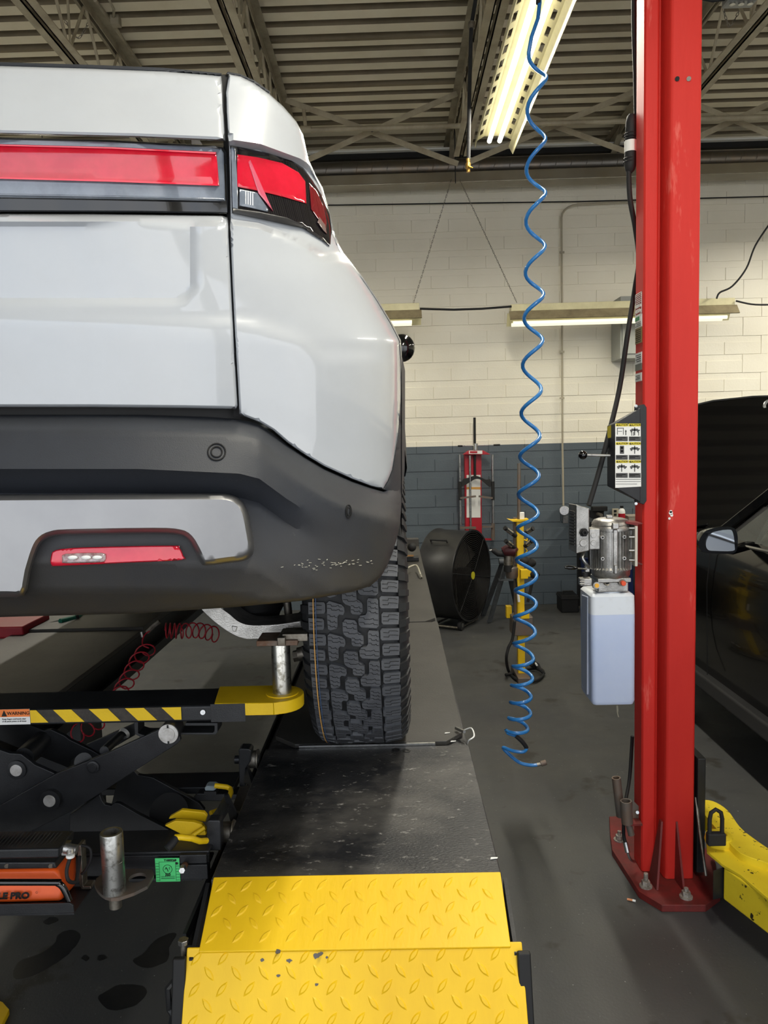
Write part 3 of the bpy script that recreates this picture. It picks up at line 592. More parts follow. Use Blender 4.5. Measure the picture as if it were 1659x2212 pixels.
for r, y0 in enumerate((915, 955, 994)):
    for cx in (1330, 1358):
        lp(cx, y0, cx+26, y0+6, m_cy, 'caution_band')
        c = P(cx+14.5, y0+3.2, YL-.0014); text('CAUTION', c, .0105, m_blk, lab, bold=.0002)
        tri = P(cx+3.5, y0+3, YL-.001)
        MB().prism([tri+Vector((-.003, 0, -.003)), tri+Vector((.003, 0, -.003)), tri+Vector((0, 0, .003))], (0, -.0005, 0)).build('warning_triangle', m_blk, lab)
        lp(cx+.5, y0+28, cx+26, y0+38, m_pr, 'text_block')
        for q in range(2): lp(cx+2, y0+30+q*3.2, cx+(22 if q == 0 else 14), y0+31.2+q*3.2, m_white, 'text_line')
        k = r*2+(cx > 1340)
        if k == 0:
            for a in (cx+3, cx+16): lp(a, y0+9, a+1.3, y0+24, m_pr, 'pictogram')
            lp(cx+3, y0+9, cx+17, y0+10.4, m_pr, 'pictogram'); lp(cx+5, y0+16, cx+14, y0+17, m_pr, 'pictogram'); lp(cx+21, y0+14, cx+23, y0+25, m_pr, 'pictogram'); lp(cx+20, y0+16, cx+24, y0+17, m_pr, 'pictogram')
        elif k == 2:
            lp(cx+9, y0+8, cx+18, y0+25, m_pr, 'pictogram'); lp(cx+11, y0+11, cx+16, y0+14, M('blue_print', rgb(90, 130, 170), .5), 'pictogram'); lp(cx+11, y0+18, cx+16, y0+21, M('blue_print', rgb(90, 130, 170), .5), 'pictogram')
        else:
            lp(cx+3, y0+13, cx+24, y0+16, m_pr, 'pictogram'); lp(cx+6, y0+11, cx+20, y0+13, m_pr, 'pictogram'); lp(cx+12, y0+8, cx+14, y0+25, m_pr, 'pictogram')
            for a in (cx+6, cx+20):
                c = P(a, y0+17, YL-.001); MB().cyl(c, c+Vector((0, -.0006, 0)), .0035, 10).build('pictogram', m_pr, lab)
        if k == 1:
            for a in (cx+6, cx+10, cx+21): lp(a, y0+18, a+1.5, y0+26, m_pr, 'pictogram')
lp(1330, 1035, 1384, 1036, m_pr, 'text_line'); lp(1330, 1040, 1384, 1040.8, m_pr, 'text_line'); lp(1330, 1045, 1376, 1045.8, m_pr, 'text_line')
MB().add([P(1312, 922, YC+.078), P(1320, 918, YC+.035), P(1320, 945, YC+.035), P(1312, 947, YC+.078)], [(0, 1, 2, 3)]).build('side_decal', m_cy, t)
MB().cyl(P(1318, 984, YC+.02), P(1268, 983, YC+.02), .0052, 10).build('lever_rod', m_zinc, t, smooth=True)
MB().sphere(P(1259, 983, YC+.02), .018, 10).build('lever_knob', m_blackgl, t, smooth=True)
# ------------------------------------------------------------------ power unit
Yp = 3.11
PU = lambda x, y, dy=0: P(x, y, Yp+dy)
t = thing('hydraulic_power_unit', 'electric hydraulic pump with finned motor and translucent tank', 'power unit', PU(1315, 1525))
cx, ctop = 1319, 1118
ax = PU(1319, 1200, .06); axx, axy = ax.x, ax.y
zz = lambda py: PU(1319, py, .06).z
R0 = .071
MB().lathe([(0, zz(1232)), (R0, zz(1232)), (R0, zz(1142)), (0, zz(1142))], (axx, axy, 0), (0, 0, 1), 36).build('motor_barrel', m_alu, t, smooth=True)
for k in range(36):
    a = 2*math.pi*k/36; d = Vector((math.cos(a), math.sin(a), 0)); c = Vector((axx, axy, 0))
    if math.sin(a) > .35: continue
    MB().bar(c+d*(R0+.004)+Vector((0, 0, zz(1228))), c+d*(R0+.004)+Vector((0, 0, zz(1145))), .0035, .018, up=d).build('cooling_fin', m_alu, t)
MB().lathe([(0, zz(1118)), (.05, zz(1119)), (.068, zz(1122)), (.076, zz(1128)), (.078, zz(1132)), (.075, zz(1134)), (.080, zz(1138)), (.080, zz(1143)), (0, zz(1143))], (axx, axy, 0), (0, 0, 1), 40).build('end_bell', m_alu, t, smooth=True)
MB().cbox(PU(1316, 1116, .05), (.026, .02, .014)).build('lifting_lug', m_alu, t, bev=.004)
for x in (1329,):
    MB().cbox(PU(x, 1136, -.03), (.026, .02, .026)).build('clamp_boss', m_alu, t, bev=.004)
    MB().cbox(PU(x, 1183, -.022), (.018, .012, .15)).build('spine_boss', m_alu, t, bev=.004)
    MB().cbox(PU(x, 1230, -.03), (.013, .02, .035)).build('clamp_boss', m_alu, t, bev=.003)
for x, y in ((1302, 1161), (1349, 1160), (1302, 1207), (1349, 1206)):
    c = PU(x, y, -.028); MB().cyl(c, c+Vector((0, .03, 0)), .0075, 14).build('through_bolt', m_alu, t, smooth=True); MB().cyl(c-Vector((0, .001, 0)), c, .004, 12).build('bolt_hole', m_blk, t)
MB().lathe([(0, zz(1245)), (.07, zz(1245)), (.078, zz(1240)), (.080, zz(1226)), (.074, zz(1222)), (0, zz(1222))], (axx, axy, 0), (0, 0, 1), 40).build('pump_flange', m_alu, t, smooth=True)
MB().box((PU(1290, 1255).x, Yp-.01, zz(1252)), (PU(1362, 1255).x, Yp+.11, zz(1243))).build('adapter_plate', m_alu, t, bev=.003)
MB().box((PU(1292, 1268).x, Yp-.0, zz(1273)), (PU(1358, 1268).x, Yp+.1, zz(1252))).build('manifold', m_alu, t, bev=.005)
c = PU(1311, 1258, -.002); MB().lathe([(.008, .002), (.012, 0), (.014, .006), (.014, .012)], c-Vector((0, .008, 0)), (0, 1, 0), 20).build('port', m_dzinc, t, smooth=True); MB().cyl(c-Vector((0, .003, 0)), c, .008, 14).build('port_bore', m_blk, t)
c = PU(1343, 1258, 0); MB().cyl(c, c-Vector((0, .012, 0)), .015, 18).build('port_ring', m_dzinc, t, smooth=True); MB().cyl(c-Vector((0, .03, 0)), c, .010, 16).build('orange_plug', M('orange_plug', rgb(226, 84, 48), .5), t, bev=.002)
c = PU(1288, 1264, -.01); MB().cyl(c, c-Vector((0, .008, 0)), .014, 18).build('valve_cap', m_alu, t, smooth=True); MB().cyl(c-Vector((0, .012, 0)), c, .009, 16).build('brass_insert', M('brass_cap', rgb(230, 170, 60), .35, .5), t)
MB().cbox(PU(1264, 1256, .02), (.05, .04, .032)).build('solenoid_block', m_alu, t, bev=.004)
for dy in (-5, 0, 5): MB().cyl(PU(1252, 1256+dy, 0), PU(1262, 1256+dy, 0), .004, 8).build('solenoid_screw', m_zinc, t)
MB().cyl(PU(1264, 1246, .02), PU(1264, 1236, .02), .012, 14).build('valve_stem', m_rub, t, smooth=True)
MB().cbox(PU(1268, 1229, .02), (.02, .02, .026)).build('lever_hub', m_alu, t, bev=.004)
MB().cyl(PU(1268, 1229, .01), PU(1240, 1227, 0), .0035, 8).build('lever_shaft', m_zinc, t, smooth=True); MB().tube([PU(1248, 1227.5, .004), PU(1240, 1227, 0), PU(1228, 1226, -.004), PU(1220, 1225.5, -.006)], [.004, .008, .009, .005], 12).build('lever_grip', m_blackgl, t, smooth=True)
m = MB(); F = [PU(1240, 1092, .0), PU(1272, 1096, -.02), PU(1272, 1190, -.02), PU(1240, 1196, 0)]
m.add([PU(1228, 1087, .08), PU(1245, 1090, -.03), PU(1245, 1196, -.03), PU(1228, 1187, .08), PU(1268, 1096, .09), PU(1273, 1098, -.02), PU(1273, 1190, -.02), PU(1268, 1184, .09)], [(0, 1, 2, 3), (1, 5, 6, 2), (4, 7, 6, 5), (0, 4, 5, 1), (3, 2, 6, 7), (0, 3, 7, 4)])
sb = m.build('switch_box', m_alu, t, bev=.004)
for k in range(12):
    y = 1103+k*6.5; MB().bar(PU(1241.5, y+3, -.022), PU(1231, y, .055), .004, .0035).build('box_rib', M('dark_cast', rgb(70, 68, 66), .5, .6), sb)
c = PU(1261, 1150, -.027); MB().cyl(c, c-Vector((0, .008, 0)), .0185, 6).build('cable_gland', m_rub, t, bev=.002); MB().lathe([(.006, .0), (.010, 0), (.013, .012)], c-Vector((0, .018, 0)), (0, 1, 0), 20).build('gland_ring', m_rub, t, smooth=True)
c = PU(1260, 1173, -.028); MB().cyl(c, c-Vector((0, .004, 0)), .0145, 24).build('blank_plug', m_alu, t, bev=.001)
MB().box((PU(1272, 1185).x, Yp-.01, PU(1272, 1187).z), (PU(1295, 1185).x, Yp+.06, PU(1272, 1142).z)).build('junction_housing', m_alu, t, bev=.004)
for y in (1156, 1173): c = PU(1282, y, -.01); MB().cyl(c, c-Vector((0, .004, 0)), .0115, 20).build('blank_plug', m_alu, t, bev=.001)
MB().tube(catmull([PU(1262, 1192, .02), PU(1258, 1205, .0), PU(1266, 1218, .0), PU(1272, 1226, .01)], 6), .0075, 10).build('flex_conduit', m_zinc, t, smooth=True)
MB().box((PU(1370, 1200).x, Yp-.01, PU(1370, 1223).z), (PU(1376, 1200).x, Yp+.12, PU(1370, 1136).z)).build('mounting_plate', M('plate_pale', rgb(200, 194, 180), .5, .3), t, bev=.002)
for y in (1141, 1160, 1189, 1210): MB().cyl(PU(1358, y, -.0), PU(1370, y, -.0), .006, 10).build('mount_bolt', m_zinc, t, smooth=True)
MB().pp([(1352, 1127), (1388, 1130), (1388, 1132), (1378, 1133), (1378, 1216), (1388, 1218), (1388, 1220), (1376, 1219), (1375, 1135), (1352, 1131)], Yp-.005, .11).build('red_bracket', m_red_dk, t)
# tank
m_tank = M('translucent_plastic', rgb(222, 228, 236), .38, col2=rgb(204, 206, 208), vs=9, lo=.5, hi=.8, sss=.3)
m_fluid = M('fluid_tint', rgb(188, 202, 232), .35, col2=rgb(198, 210, 236), vs=3, sss=.3)
def rrect(x0, x1, y0, y1, r, n=5):
    o = []
    for cx_, cy_, a0 in ((x1-r, y1-r, 0), (x0+r, y1-r, 90), (x0+r, y0+r, 180), (x1-r, y0+r, 270)):
        for k in range(n+1): a = math.radians(a0+90*k/n); o.append((cx_+r*math.cos(a), cy_+r*math.sin(a)))
    return o
def tankmesh(levels, mat, name, n=5):
    m = MB(); vs = []; L = len(levels)
    for z, x0, x1, y0, y1, r in levels: vs += [(x, y, z) for x, y in rrect(x0, x1, y0, y1, r, n)]
    q = 4*(n+1); fs = [(i*q+k, i*q+(k+1) % q, (i+1)*q+(k+1) % q, (i+1)*q+k) for i in range(L-1) for k in range(q)]+[tuple(range(q-1, -1, -1)), tuple(range((L-1)*q, L*q))]
    return m.add(vs, fs).build(name, mat, t, smooth=True)
xl, xr_ = PU(1276, 1400).x, PU(1372, 1400).x; z0, zf, z1 = PU(1320, 1524).z, PU(1320, 1327).z, PU(1320, 1282).z
ya, yb = Yp-.01, Yp+.19
tankmesh([(z0, xl+.022, xr_-.012, ya+.02, yb-.02, .015), (z0+.004, xl+.010, xr_-.004, ya+.008, yb-.008, .018), (z0+.02, xl+.003, xr_, ya, yb, .02), (zf, xl, xr_, ya, yb, .02)], m_fluid, 'tank_lower')
tankmesh([(zf, xl, xr_, ya, yb, .02), (z1-.012, xl, xr_-.002, ya, yb, .02), (z1-.003, xl+.008, xr_-.01, ya+.008, yb-.008, .018), (z1, xl+.018, xr_-.02, ya+.018, yb-.018, .016)], m_tank, 'tank_upper')
MB().lathe([(.052, z1-.002), (.054, z1+.012), (.05, z1+.02), (0, z1+.02)], ((xl+xr_)/2, (ya+yb)/2-.03, 0), (0, 0, 1), 30).build('tank_neck', m_tank, t, smooth=True)
side = MB().prism([(xl-.004, yb-.05, z0+.05), (xl-.004, ya+.06, z0+.03), (xl-.004, ya+.05, z1-.02), (xl-.004, yb-.05, z1-.03)], (.01, 0, 0)).build('tank_side_rib', M('tank_side', rgb(176, 184, 204), .45), t, bev=.004)
o = MB().prism(c2([(0, 0), (.006, -.01), (.004, -.02), (.009, -.032), (.006, -.033), (0, -.022), (.001, -.01), (-.003, 0)], 2) and [PU(1333, 1524, .05)+Vector(v) for v in ((-.003, 0, 0), (.004, 0, 0), (.006, 0, -.02), (.004, 0, -.034), (.009, 0, -.052), (.004, 0, -.05), (-.001, 0, -.03))], (0, .001, 0)).build('hanging_tape', M('tape_beige', rgb(150, 146, 126), .7)); tag(o, 'scrap of beige tape hanging below the fluid tank', 'tape')
# black supply cable with connector beside the column
o = thing('supply_cable', 'thick black power cable with inline plug along the red column', 'cable', P(1360, 500, 3.29))
MB().tube(catmull([P(1370, -20, 3.29), P(1370, 60, 3.29), P(1373, 150, 3.29), P(1376, 280, 3.29)], 6), .011, 10).build('cable_run', m_rub, o, smooth=True)
MB().lathe([(.008, 0), (.018, .01), (.024, .03), (.024, .09), (.020, .1), (.020, .14), (.0235, .15), (.022, .2), (.018, .225), (.01, .235)], P(1361, 374, 3.29), (0.02, 0, 1), 20).build('plug_body', m_rub, o, smooth=True)
MB().lathe([(.0245, 0), (.0245, .045)], P(1362, 329, 3.29), (0, 0, 1), 20).build('white_collar', m_white, o, smooth=True)
for k in range(5): MB().lathe([(.0235, 0), (.0255, .003), (.0235, .006)], P(1361.5, 303-k*6, 3.29) if k < 3 else P(1359.5, 345+(k-3)*7, 3.29), (0, 0, 1), 20).build('grip_rib', m_rub, o, smooth=True)
MB().tube(catmull([P(1358, 370, 3.29), P(1361, 430, 3.29), P(1372, 490, 3.31), P(1380, 560, 3.31), P(1372, 620, 3.31), P(1356, 720, 3.28), P(1338, 840, 3.29), P(1312, 950, 3.18), P(1292, 1025, 3.16), P(1272, 1092, 3.12)], 6), .0108, 12).build('cable_run', m_rub, o, smooth=True)
# pad adapters on the column foot
t = thing('adapter_holder', 'bracket holding two worn steel tube adapters at column foot', 'holder', P(1350, 1800, 3.16))
m_worn = M('worn_steel', rgb(112, 106, 100), .5, .5, col2=rgb(122, 100, 84), vs=14)
def pipe(a, b, ro, ri, name, par, mat):
    a, b = Vector(a), Vector(b); L = (b-a).length; return MB().lathe([(ri, L), (ri, 0), (ro, 0), (ro, L), (ri, L)], a, b-a, 24).build(name, mat, par, smooth=True)
pipe(P(1341, 1763, 3.2), P(1331, 1680, 3.2), .019, .014, 'steel_tube', t, m_worn); pipe(P(1355, 1778, 3.13), P(1352, 1730, 3.13), .024, .018, 'steel_tube', t, m_worn)
MB().cyl(P(1357, 1778, 3.13), P(1364, 1803, 3.13), .014, 16).build('tube_stub', m_worn, t, smooth=True)
MB().cbox(P(1366, 1776, 3.14), (.07, .05, .008)).build('bracket_plate', m_red_dk, t); MB().pp([(1366, 1728), (1383, 1745), (1383, 1770), (1366, 1775)], 3.17, .006).build('bracket_ear', m_worn, t)
MB().cyl(P(1377, 1755, 3.17), P(1377, 1755, 3.155), .007, 10).build('bolt', m_zinc, t)
o = thing('hydraulic_line', 'thin hydraulic hose with crimped fitting at the column base', 'hose', P(1360, 1860, 3.2))
MB().tube(catmull([P(1366, 1590, 3.3), P(1360, 1680, 3.3), P(1350, 1740, 3.25), P(1347, 1800, 3.18), P(1352, 1822, 3.14)], 6), .008, 8).build('hose_run', m_rub, o, smooth=True)
MB().tube([P(1351, 1820, 3.14), P(1356, 1842, 3.12)], .011, 10).build('crimp_fitting', m_zinc, o, smooth=True); MB().tube(catmull([P(1356, 1842, 3.12), P(1362, 1856, 3.12), P(1372, 1862, 3.14)], 5), .006, 8).build('hose_end', m_zinc, o, smooth=True)
# ------------------------------------------------------------------ yellow swing arm at bottom right
m_ya = M('chipped_yellow', rgb(232, 206, 46), .42, col2=rgb(222, 194, 38), vs=5, col3=rgb(40, 34, 22), vs3=26, lo3=.62, hi3=.64)
col_ = [o for o in C.objects if o.name == 'lift_column'][0]
t = bpy.data.objects.new('swing_arm', None); C.objects.link(t); t.parent = col_; t.location = Vector((1.45, 3.1, 0))-Vector(col_.location); t['label'] = 'yellow swing arm with chipped paint'
def zprism(px, z, th): return [PZ(x, y, z) for x, y in px], (0, 0, -th)
pl = c2([(1506, 1727), (1540, 1730), (1572, 1750), (1598, 1785), (1625, 1808), (1670, 1838), (1720, 1860)], 4)+[(1720, 1900), (1670, 1868)]+c2([(1640, 1858), (1600, 1843), (1568, 1812), (1535, 1775), (1512, 1745)], 3)
a, off = zprism(pl, .30, .07); MB().prism(a, off).build('arm_upper', m_ya, t, bev=.003)
z = .27; topA = [PZ(*q, z) for q in ((1526, 1822), (1560, 1816), (1600, 1822), (1680, 1880), (1760, 1960), (1760, 2010), (1659, 1940), (1600, 1890), (1560, 1866), (1527, 1838))]
MB().prism(topA, (0, 0, -.012)).build('arm_top_plate', m_ya, t, bev=.002)
fa, fb = PZ(1562, 1872, z-.012), PZ(1760, 2015, z-.012); d = (fb-fa).normalized(); nrm = Vector((d.y, -d.x, 0))
nrm = nrm if nrm.y > 0 else -nrm
MB().prism([fa, fb, fb-Vector((0, 0, .13)), fa-Vector((0, 0, .13))], nrm*.16).build('arm_beam', m_ya, t, bev=.008)
MB().prism([PZ(1540, 1880, z-.02), PZ(1562, 1872, z-.02), PZ(1562, 1872, z-.02)-Vector((0, 0, .12)), PZ(1540, 1880, z-.02)-Vector((0, 0, .12))], nrm*.14).build('arm_end_socket', m_black, t, bev=.003)
MB().prism([PZ(1527, 1838, z-.02), PZ(1556, 1866, z-.02), PZ(1556, 1866, z-.2), PZ(1527, 1838, z-.2)], (.02, .02, 0)).build('pivot_housing', m_black, t, bev=.004)
MB().lathe([(.05, 0), (.055, .015), (.05, .035), (.03, .04), (.03, 0)], PZ(1553, 1822, z+.0), (0, 0, 1), 24).build('gear_ring', m_ya, t, smooth=True)
c = PZ(1552, 1822, z+.04)
MB().cbox(c+Vector((-.01, 0, .02)), (.07, .03, .05)).build('latch_block', m_rub, t, bev=.006)
MB().tube([c+Vector(v) for v in ((-.035, 0, .04), (-.035, 0, .10), (-.03, 0, .125), (-.012, 0, .138), (.008, 0, .125), (.013, 0, .10), (.013, 0, .04))], .008, 10).build('pull_ring', m_rub, t, smooth=True)
MB().box((1.235, 3.08, .05), (1.27, 3.3, .55)).build('carriage_guard', m_black, t, bev=.005)
MB().tube([P(1503, 1722, 3.1), P(1512, 1800, 3.05), P(1525, 1892, 2.98)], .006, 8).build('cable_guard', m_dzinc, t, smooth=True)
# cigarette butt
c = PZ(1363, 1944, .006); t = thing('cigarette_butt', 'crushed orange and white cigarette butt on the floor', 'cigarette', c)
d = Vector((.9, -.42, 0)).normalized(); MB().cyl(c-d*.015, c+d*.006, .0045, 10).build('filter', M('cork', rgb(206, 140, 96), .8), t); MB().cyl(c+d*.006, c+d*.018, .0044, 10).build('paper', m_white, t)
# ------------------------------------------------------------------ pickup truck
m_paint = M('white_car_paint', rgb(177, 181, 186), .25, coat=1.0, col2=rgb(172, 175, 179), vs=3, spec=.5)
m_plas = M('grey_body_plastic', rgb(43, 46, 52), .52, col2=rgb(38, 40, 45), vs=6, bump=.12, bs=700, col3=rgb(92, 92, 92), vs3=30, lo3=.68, hi3=.9)
m_dusty = m_plas.copy(); m_dusty.name = 'dusty_bumper_plastic'; _t = m_dusty.node_tree; _b = _t.nodes['Principled BSDF']
_src = _b.inputs['Base Color'].links[0].from_socket; _g = N(_t, 'ShaderNodeNewGeometry'); _s = N(_t, 'ShaderNodeSeparateXYZ'); _t.links.new(_g.outputs['Position'], _s.inputs[0])
_m = N(_t, 'ShaderNodeMapRange'); _m.inputs[1].default_value = 1.80; _m.inputs[2].default_value = 1.66; _m.inputs[3].default_value = 0.; _m.inputs[4].default_value = .75; _t.links.new(_s.outputs['Z'], _m.inputs[0])
_n = N(_t, 'ShaderNodeTexNoise', Scale=14., Detail=6.); _t.links.new(_g.outputs['Position'], _n.inputs['Vector']); _q = N(_t, 'ShaderNodeMath', _operation='MULTIPLY'); _t.links.new(_m.outputs[0], _q.inputs[0]); _t.links.new(_n.outputs['Fac'], _q.inputs[1])
_q2 = N(_t, 'ShaderNodeMath', _operation='MULTIPLY'); _q2.inputs[1].default_value = 1.7; _q2.use_clamp = True; _t.links.new(_q.outputs[0], _q2.inputs[0])
_x = N(_t, 'ShaderNodeMix', _data_type='RGBA'); _x.inputs[7].default_value = rgb(60, 55, 45); _t.links.new(_q2.outputs[0], _x.inputs[0]); _t.links.new(_src, _x.inputs[6]); _t.links.new(_x.outputs[2], _b.inputs['Base Color'])
m_under = M('under_black', rgb(12, 12, 13), .8)
m_lensr = M('red_lens', rgb(196, 18, 44), .12, coat=1., col2=rgb(214, 26, 54), vs=30, emit=rgb(206, 10, 36), es=.0)
m_lensd = M('smoked_lens', rgb(22, 20, 24), .08, coat=1.)
m_lensc = M('clear_lens', rgb(120, 128, 140), .12, coat=1., col2=rgb(96, 104, 116), vs=20)
m_brush = M('satin_aluminium', rgb(148, 148, 149), .38, .9, col2=rgb(136, 136, 138), vs=4)
XC0 = -580.
SILT = [(0, 700), (345, 705), (500, 742), (545, 765), (600, 800), (650, 826), (700, 852), (735, 869), (780, 870), (1400, 870)]
def SIL(py): return float(np.interp(py, [a for a, b in SILT], [b for a, b in SILT]))
PROF = [(100, 1.19), (160, 1.165), (285, 1.10), (300, 1.12), (455, 1.125), (470, 1.10), (660, 1.105), (690, 1.10), (880, 1.105)]
def body_prof(py): return float(np.interp(py, [a for a, b in PROF], [b for a, b in PROF]))
def corner(px, py, A=.42, n=3.):
    s = SIL(py); t = min(1., abs(px-XC0)/(s-XC0)); return A*(1-(1-t**n)**(1/n))
LIP = lambda px: float(np.interp(px, [-1700, 0, 480, 495, 560, 650, 700], [338, 290, 305, 303, 312, 345, 380]))
def slopey(px): return -.0265*px if px < 0 else 0.
def D_body(px, py):
    # follow the shoulder lip: warp py so the lip sits on profile height 285
    l = LIP(px); q = py-(l-287) if px > 0 else py-(l-287)
    return body_prof(q)+corner(px, py)
def dist_edges(pts, poly, skip=None):
    n = len(poly); best = np.full(len(pts), 1e9); pts = np.array(pts)
    for i in range(n):
        if skip and skip(poly[i], poly[(i+1) % n]): continue
        a = np.array(poly[i]); b = np.array(poly[(i+1) % n]); ab = b-a; L = ab@ab
        if L < 1e-9: continue
        t = np.clip(((pts-a)@ab)/L, 0, 1); best = np.minimum(best, np.hypot(*(pts-(a+t[:, None]*ab)).T))
    return best
def inside(p, poly):
    c = False; j = len(poly)-1; x, y = p
    for i in range(len(poly)):
        xi, yi = poly[i]; xj, yj = poly[j]
        if (yi > y) != (yj > y) and x < (xj-xi)*(y-yi)/(yj-yi)+xi: c = not c
        j = i
    return c
def dens(poly, step):
    o = []
    for i in range(len(poly)):
        a = Vector(poly[i]); b = Vector(poly[(i+1) % len(poly)]); k = max(1, int((b-a).length/step))
        o += [tuple(a+(b-a)*j/k) for j in range(k)]
    return o
def dens_open(line, step):
    o = []
    for a, b in zip(line, line[1:]):
        a, b = Vector(a), Vector(b); k = max(1, int((b-a).length/step)); o += [tuple(a+(b-a)*j/k) for j in range(k)]
    return o+[tuple(line[-1])]
def panel(name, poly, mat, parent, D, step=14, off=0., rim=(6, .012), back=.02, smooth='all', extra=None, bulge=None, creases=()):
    poly = dens(poly, step); bx = [p[0] for p in poly]; by = [p[1] for p in poly]
    pts = list(poly); x = min(bx)+step*.5
    grid = []
    while x < max(bx):
        y = min(by)+step*.5
        while y < max(by):
            if inside((x, y), poly): grid.append((x, y))
            y += step
        x += step
    if grid:
        d = dist_edges(grid, poly); grid = [g for g, q in zip(grid, d) if q > step*.55]
        if rim[1]:
            # extra ring near the border to keep the rim crisp
            ring = []; n = len(poly)
            for i in range(n):
                a = Vector(poly[i-1]); b = Vector(poly[i]); c = Vector(poly[(i+1) % n]); tn = (c-a).normalized(); nn = Vector((-tn.y, tn.x))
                for s in (1, -1):
                    for f in (.35, 1.):
                        q = b+nn*s*rim[0]*f
                        if inside(q, poly): ring.append(tuple(q))
            if ring:
                dd = dist_edges(ring, poly); ring = [g for g, q in zip(ring, dd) if q > rim[0]*.3]
                g2 = []
                if grid:
                    dg = dist_edges(grid, poly); g2 = [g for g, q in zip(grid, dg) if q > rim[0]*1.25]
                grid = g2+ring
        if extra: grid += [e for e in extra if inside(e, poly)]
    nb = len(pts); ced = []
    if creases:
        cp = []
        for line in creases:
            prevk = None
            for q in dens_open(line, step*.8):
                if inside(q, poly) and dist_edges([q], poly)[0] > step*.35:
                    cp.append(q); kk = nb+len(cp)-1
                    if prevk is not None: ced.append((prevk, kk))
                    prevk = kk
                else: prevk = None
        if grid and cp:
            G = np.array(grid); CP = np.array(cp); dm = np.min(np.hypot(G[:, None, 0]-CP[None, :, 0], G[:, None, 1]-CP[None, :, 1]), axis=1)
            grid = [g for g, q in zip(grid, dm) if q > step*.5]
        pts = pts+cp
    allp = pts+grid
    vs2, es, fs, ov, oe, of = delaunay_2d_cdt([Vector(p) for p in allp], [(i, (i+1) % nb) for i in range(nb)]+ced, [], 1, 1e-4)
    P2 = [(v.x, v.y) for v in vs2]; dd = dist_edges(P2, poly)
    V = []
    for (x, y), q in zip(P2, dd):
        k = min(1., q/rim[0]); h = rim[1]*(1-math.sqrt(max(0, 1-(1-k)**2)))
        yy = D(x, y)-off+h
        if bulge: yy += bulge(x, y)
        V.append(P(x, y, yy))
    F_ = [tuple(f) for f in fs if inside(((P2[f[0]][0]+P2[f[1]][0]+P2[f[2]][0])/3, (P2[f[0]][1]+P2[f[1]][1]+P2[f[2]][1])/3), poly)]
    # closed back edge: boundary walls
    cnt = {}
    for f in F_:
        for a, b in ((f[0], f[1]), (f[1], f[2]), (f[2], f[0])): cnt[(min(a, b), max(a, b))] = cnt.get((min(a, b), max(a, b)), 0)+1
    m = MB(); m.v = list(V); m.f = list(F_); m.mi = [0]*len(F_)
    if back:
        bvx = {}
        for (a, b), c in cnt.items():
            if c == 1:
                for q in (a, b):
                    if q not in bvx: bvx[q] = len(m.v); m.v.append(m.v[q]+(m.v[q]-Vector((0, 0, H0))).normalized()*back)
                m.f.append((a, b, bvx[b], bvx[a])); m.mi.append(0)
    return m.build(name, mat, parent, smooth=('all' if not back else True) if smooth else False)
truck = thing('pickup_truck', 'white pickup truck with red light bar raised above the black runway', 'truck', (-.97, 3.6, ZR))
mx_ = lambda px, py: (-1160-px, py+.0265*(2*px+1160)*1.0)   # reflected across the truck's centre line
def full(right): return [mx_(*p) for p in reversed(right)]+list(right)
# tailgate
panel('tailgate_upper', full([(0, 141), (200, 147), (350, 153), (480, 163), (483, 200), (485, 240), (487, 306), (300, 297), (0, 290)][:-1]+[(0, 290)]) if False else full([(0, 141), (200, 147), (350, 153), (479, 163), (482, 200), (484, 250), (487, 305)])[:]+[(300, 297), (0, 290)]+[mx_(0, 290), mx_(300, 297)], m_paint, truck, D_body, 18, rim=(9, .02))
panel('tailgate_cap', full([(0, 134), (200, 140), (350, 146), (478, 158), (481, 165)])+[(350, 155), (200, 149), (0, 143)]+[mx_(0, 143), mx_(200, 149), mx_(350, 155)], m_plas, truck, lambda x, y: D_body(x, y)+.012, 16, rim=(3, .008), back=.05)
def D_low(px, py): return D_body(px, py)
lowp = full([(0, 462), (200, 462), (480, 466), (492, 470), (495, 520), (500, 620), (507, 760), (514, 876), (510, 884), (400, 882), (200, 880), (0, 880)])
rec = lambda x, y: (lambda d: .010*min(1, max(0, d)/10))(min(425-x, x+1585, 657-y, y-474)) if (x > 383 and y > 615) is False else .010*min(1, max(0, 44-math.hypot(x-381, y-613))/10)
panel('tailgate_lower', lowp, m_paint, truck, D_low, 11, rim=(7, .014), bulge=rec)
# light bar
panel('light_bar_housing', full([(0, 296), (240, 302), (484, 315), (490, 330), (492, 380), (494, 462), (300, 459), (0, 458)]), m_blackgl, truck, D_body, 20, off=-.008, rim=(4, .01))
panel('light_bar_lens', full([(0, 300), (240, 306), (478, 319), (484, 330), (488, 436), (300, 432), (0, 428)]), m_lensc, truck, D_body, 20, off=-.003, rim=(5, .008))
bar = panel('red_light_band', full([(0, 311), (240, 317), (468, 328), (474, 402), (240, 393), (0, 387)]), m_lensr, truck, D_body, 20, off=.000, rim=(3, .003))
m_lensr2 = M('bright_red_line', rgb(244, 30, 60), .15, coat=1.)
for a, b in ((311, 387),):
    panel('lens_edge_strip', full([(0, 312), (240, 318), (466, 329), (466, 332.5), (240, 321), (0, 315)]), m_lensr2, bar, D_body, 20, off=.002, rim=(1, 0), back=.004)
    panel('lens_edge_strip', full([(0, 383), (240, 389), (470, 398), (470, 401), (240, 392.5), (0, 386)]), m_lensr2, bar, D_body, 20, off=.002, rim=(1, 0), back=.004)
panel('chrome_line', full([(0, 418), (240, 422), (484, 428), (484, 431), (240, 426), (0, 422)]), m_lensc, truck, D_body, 20, off=.001, rim=(1.5, .001), back=.006)
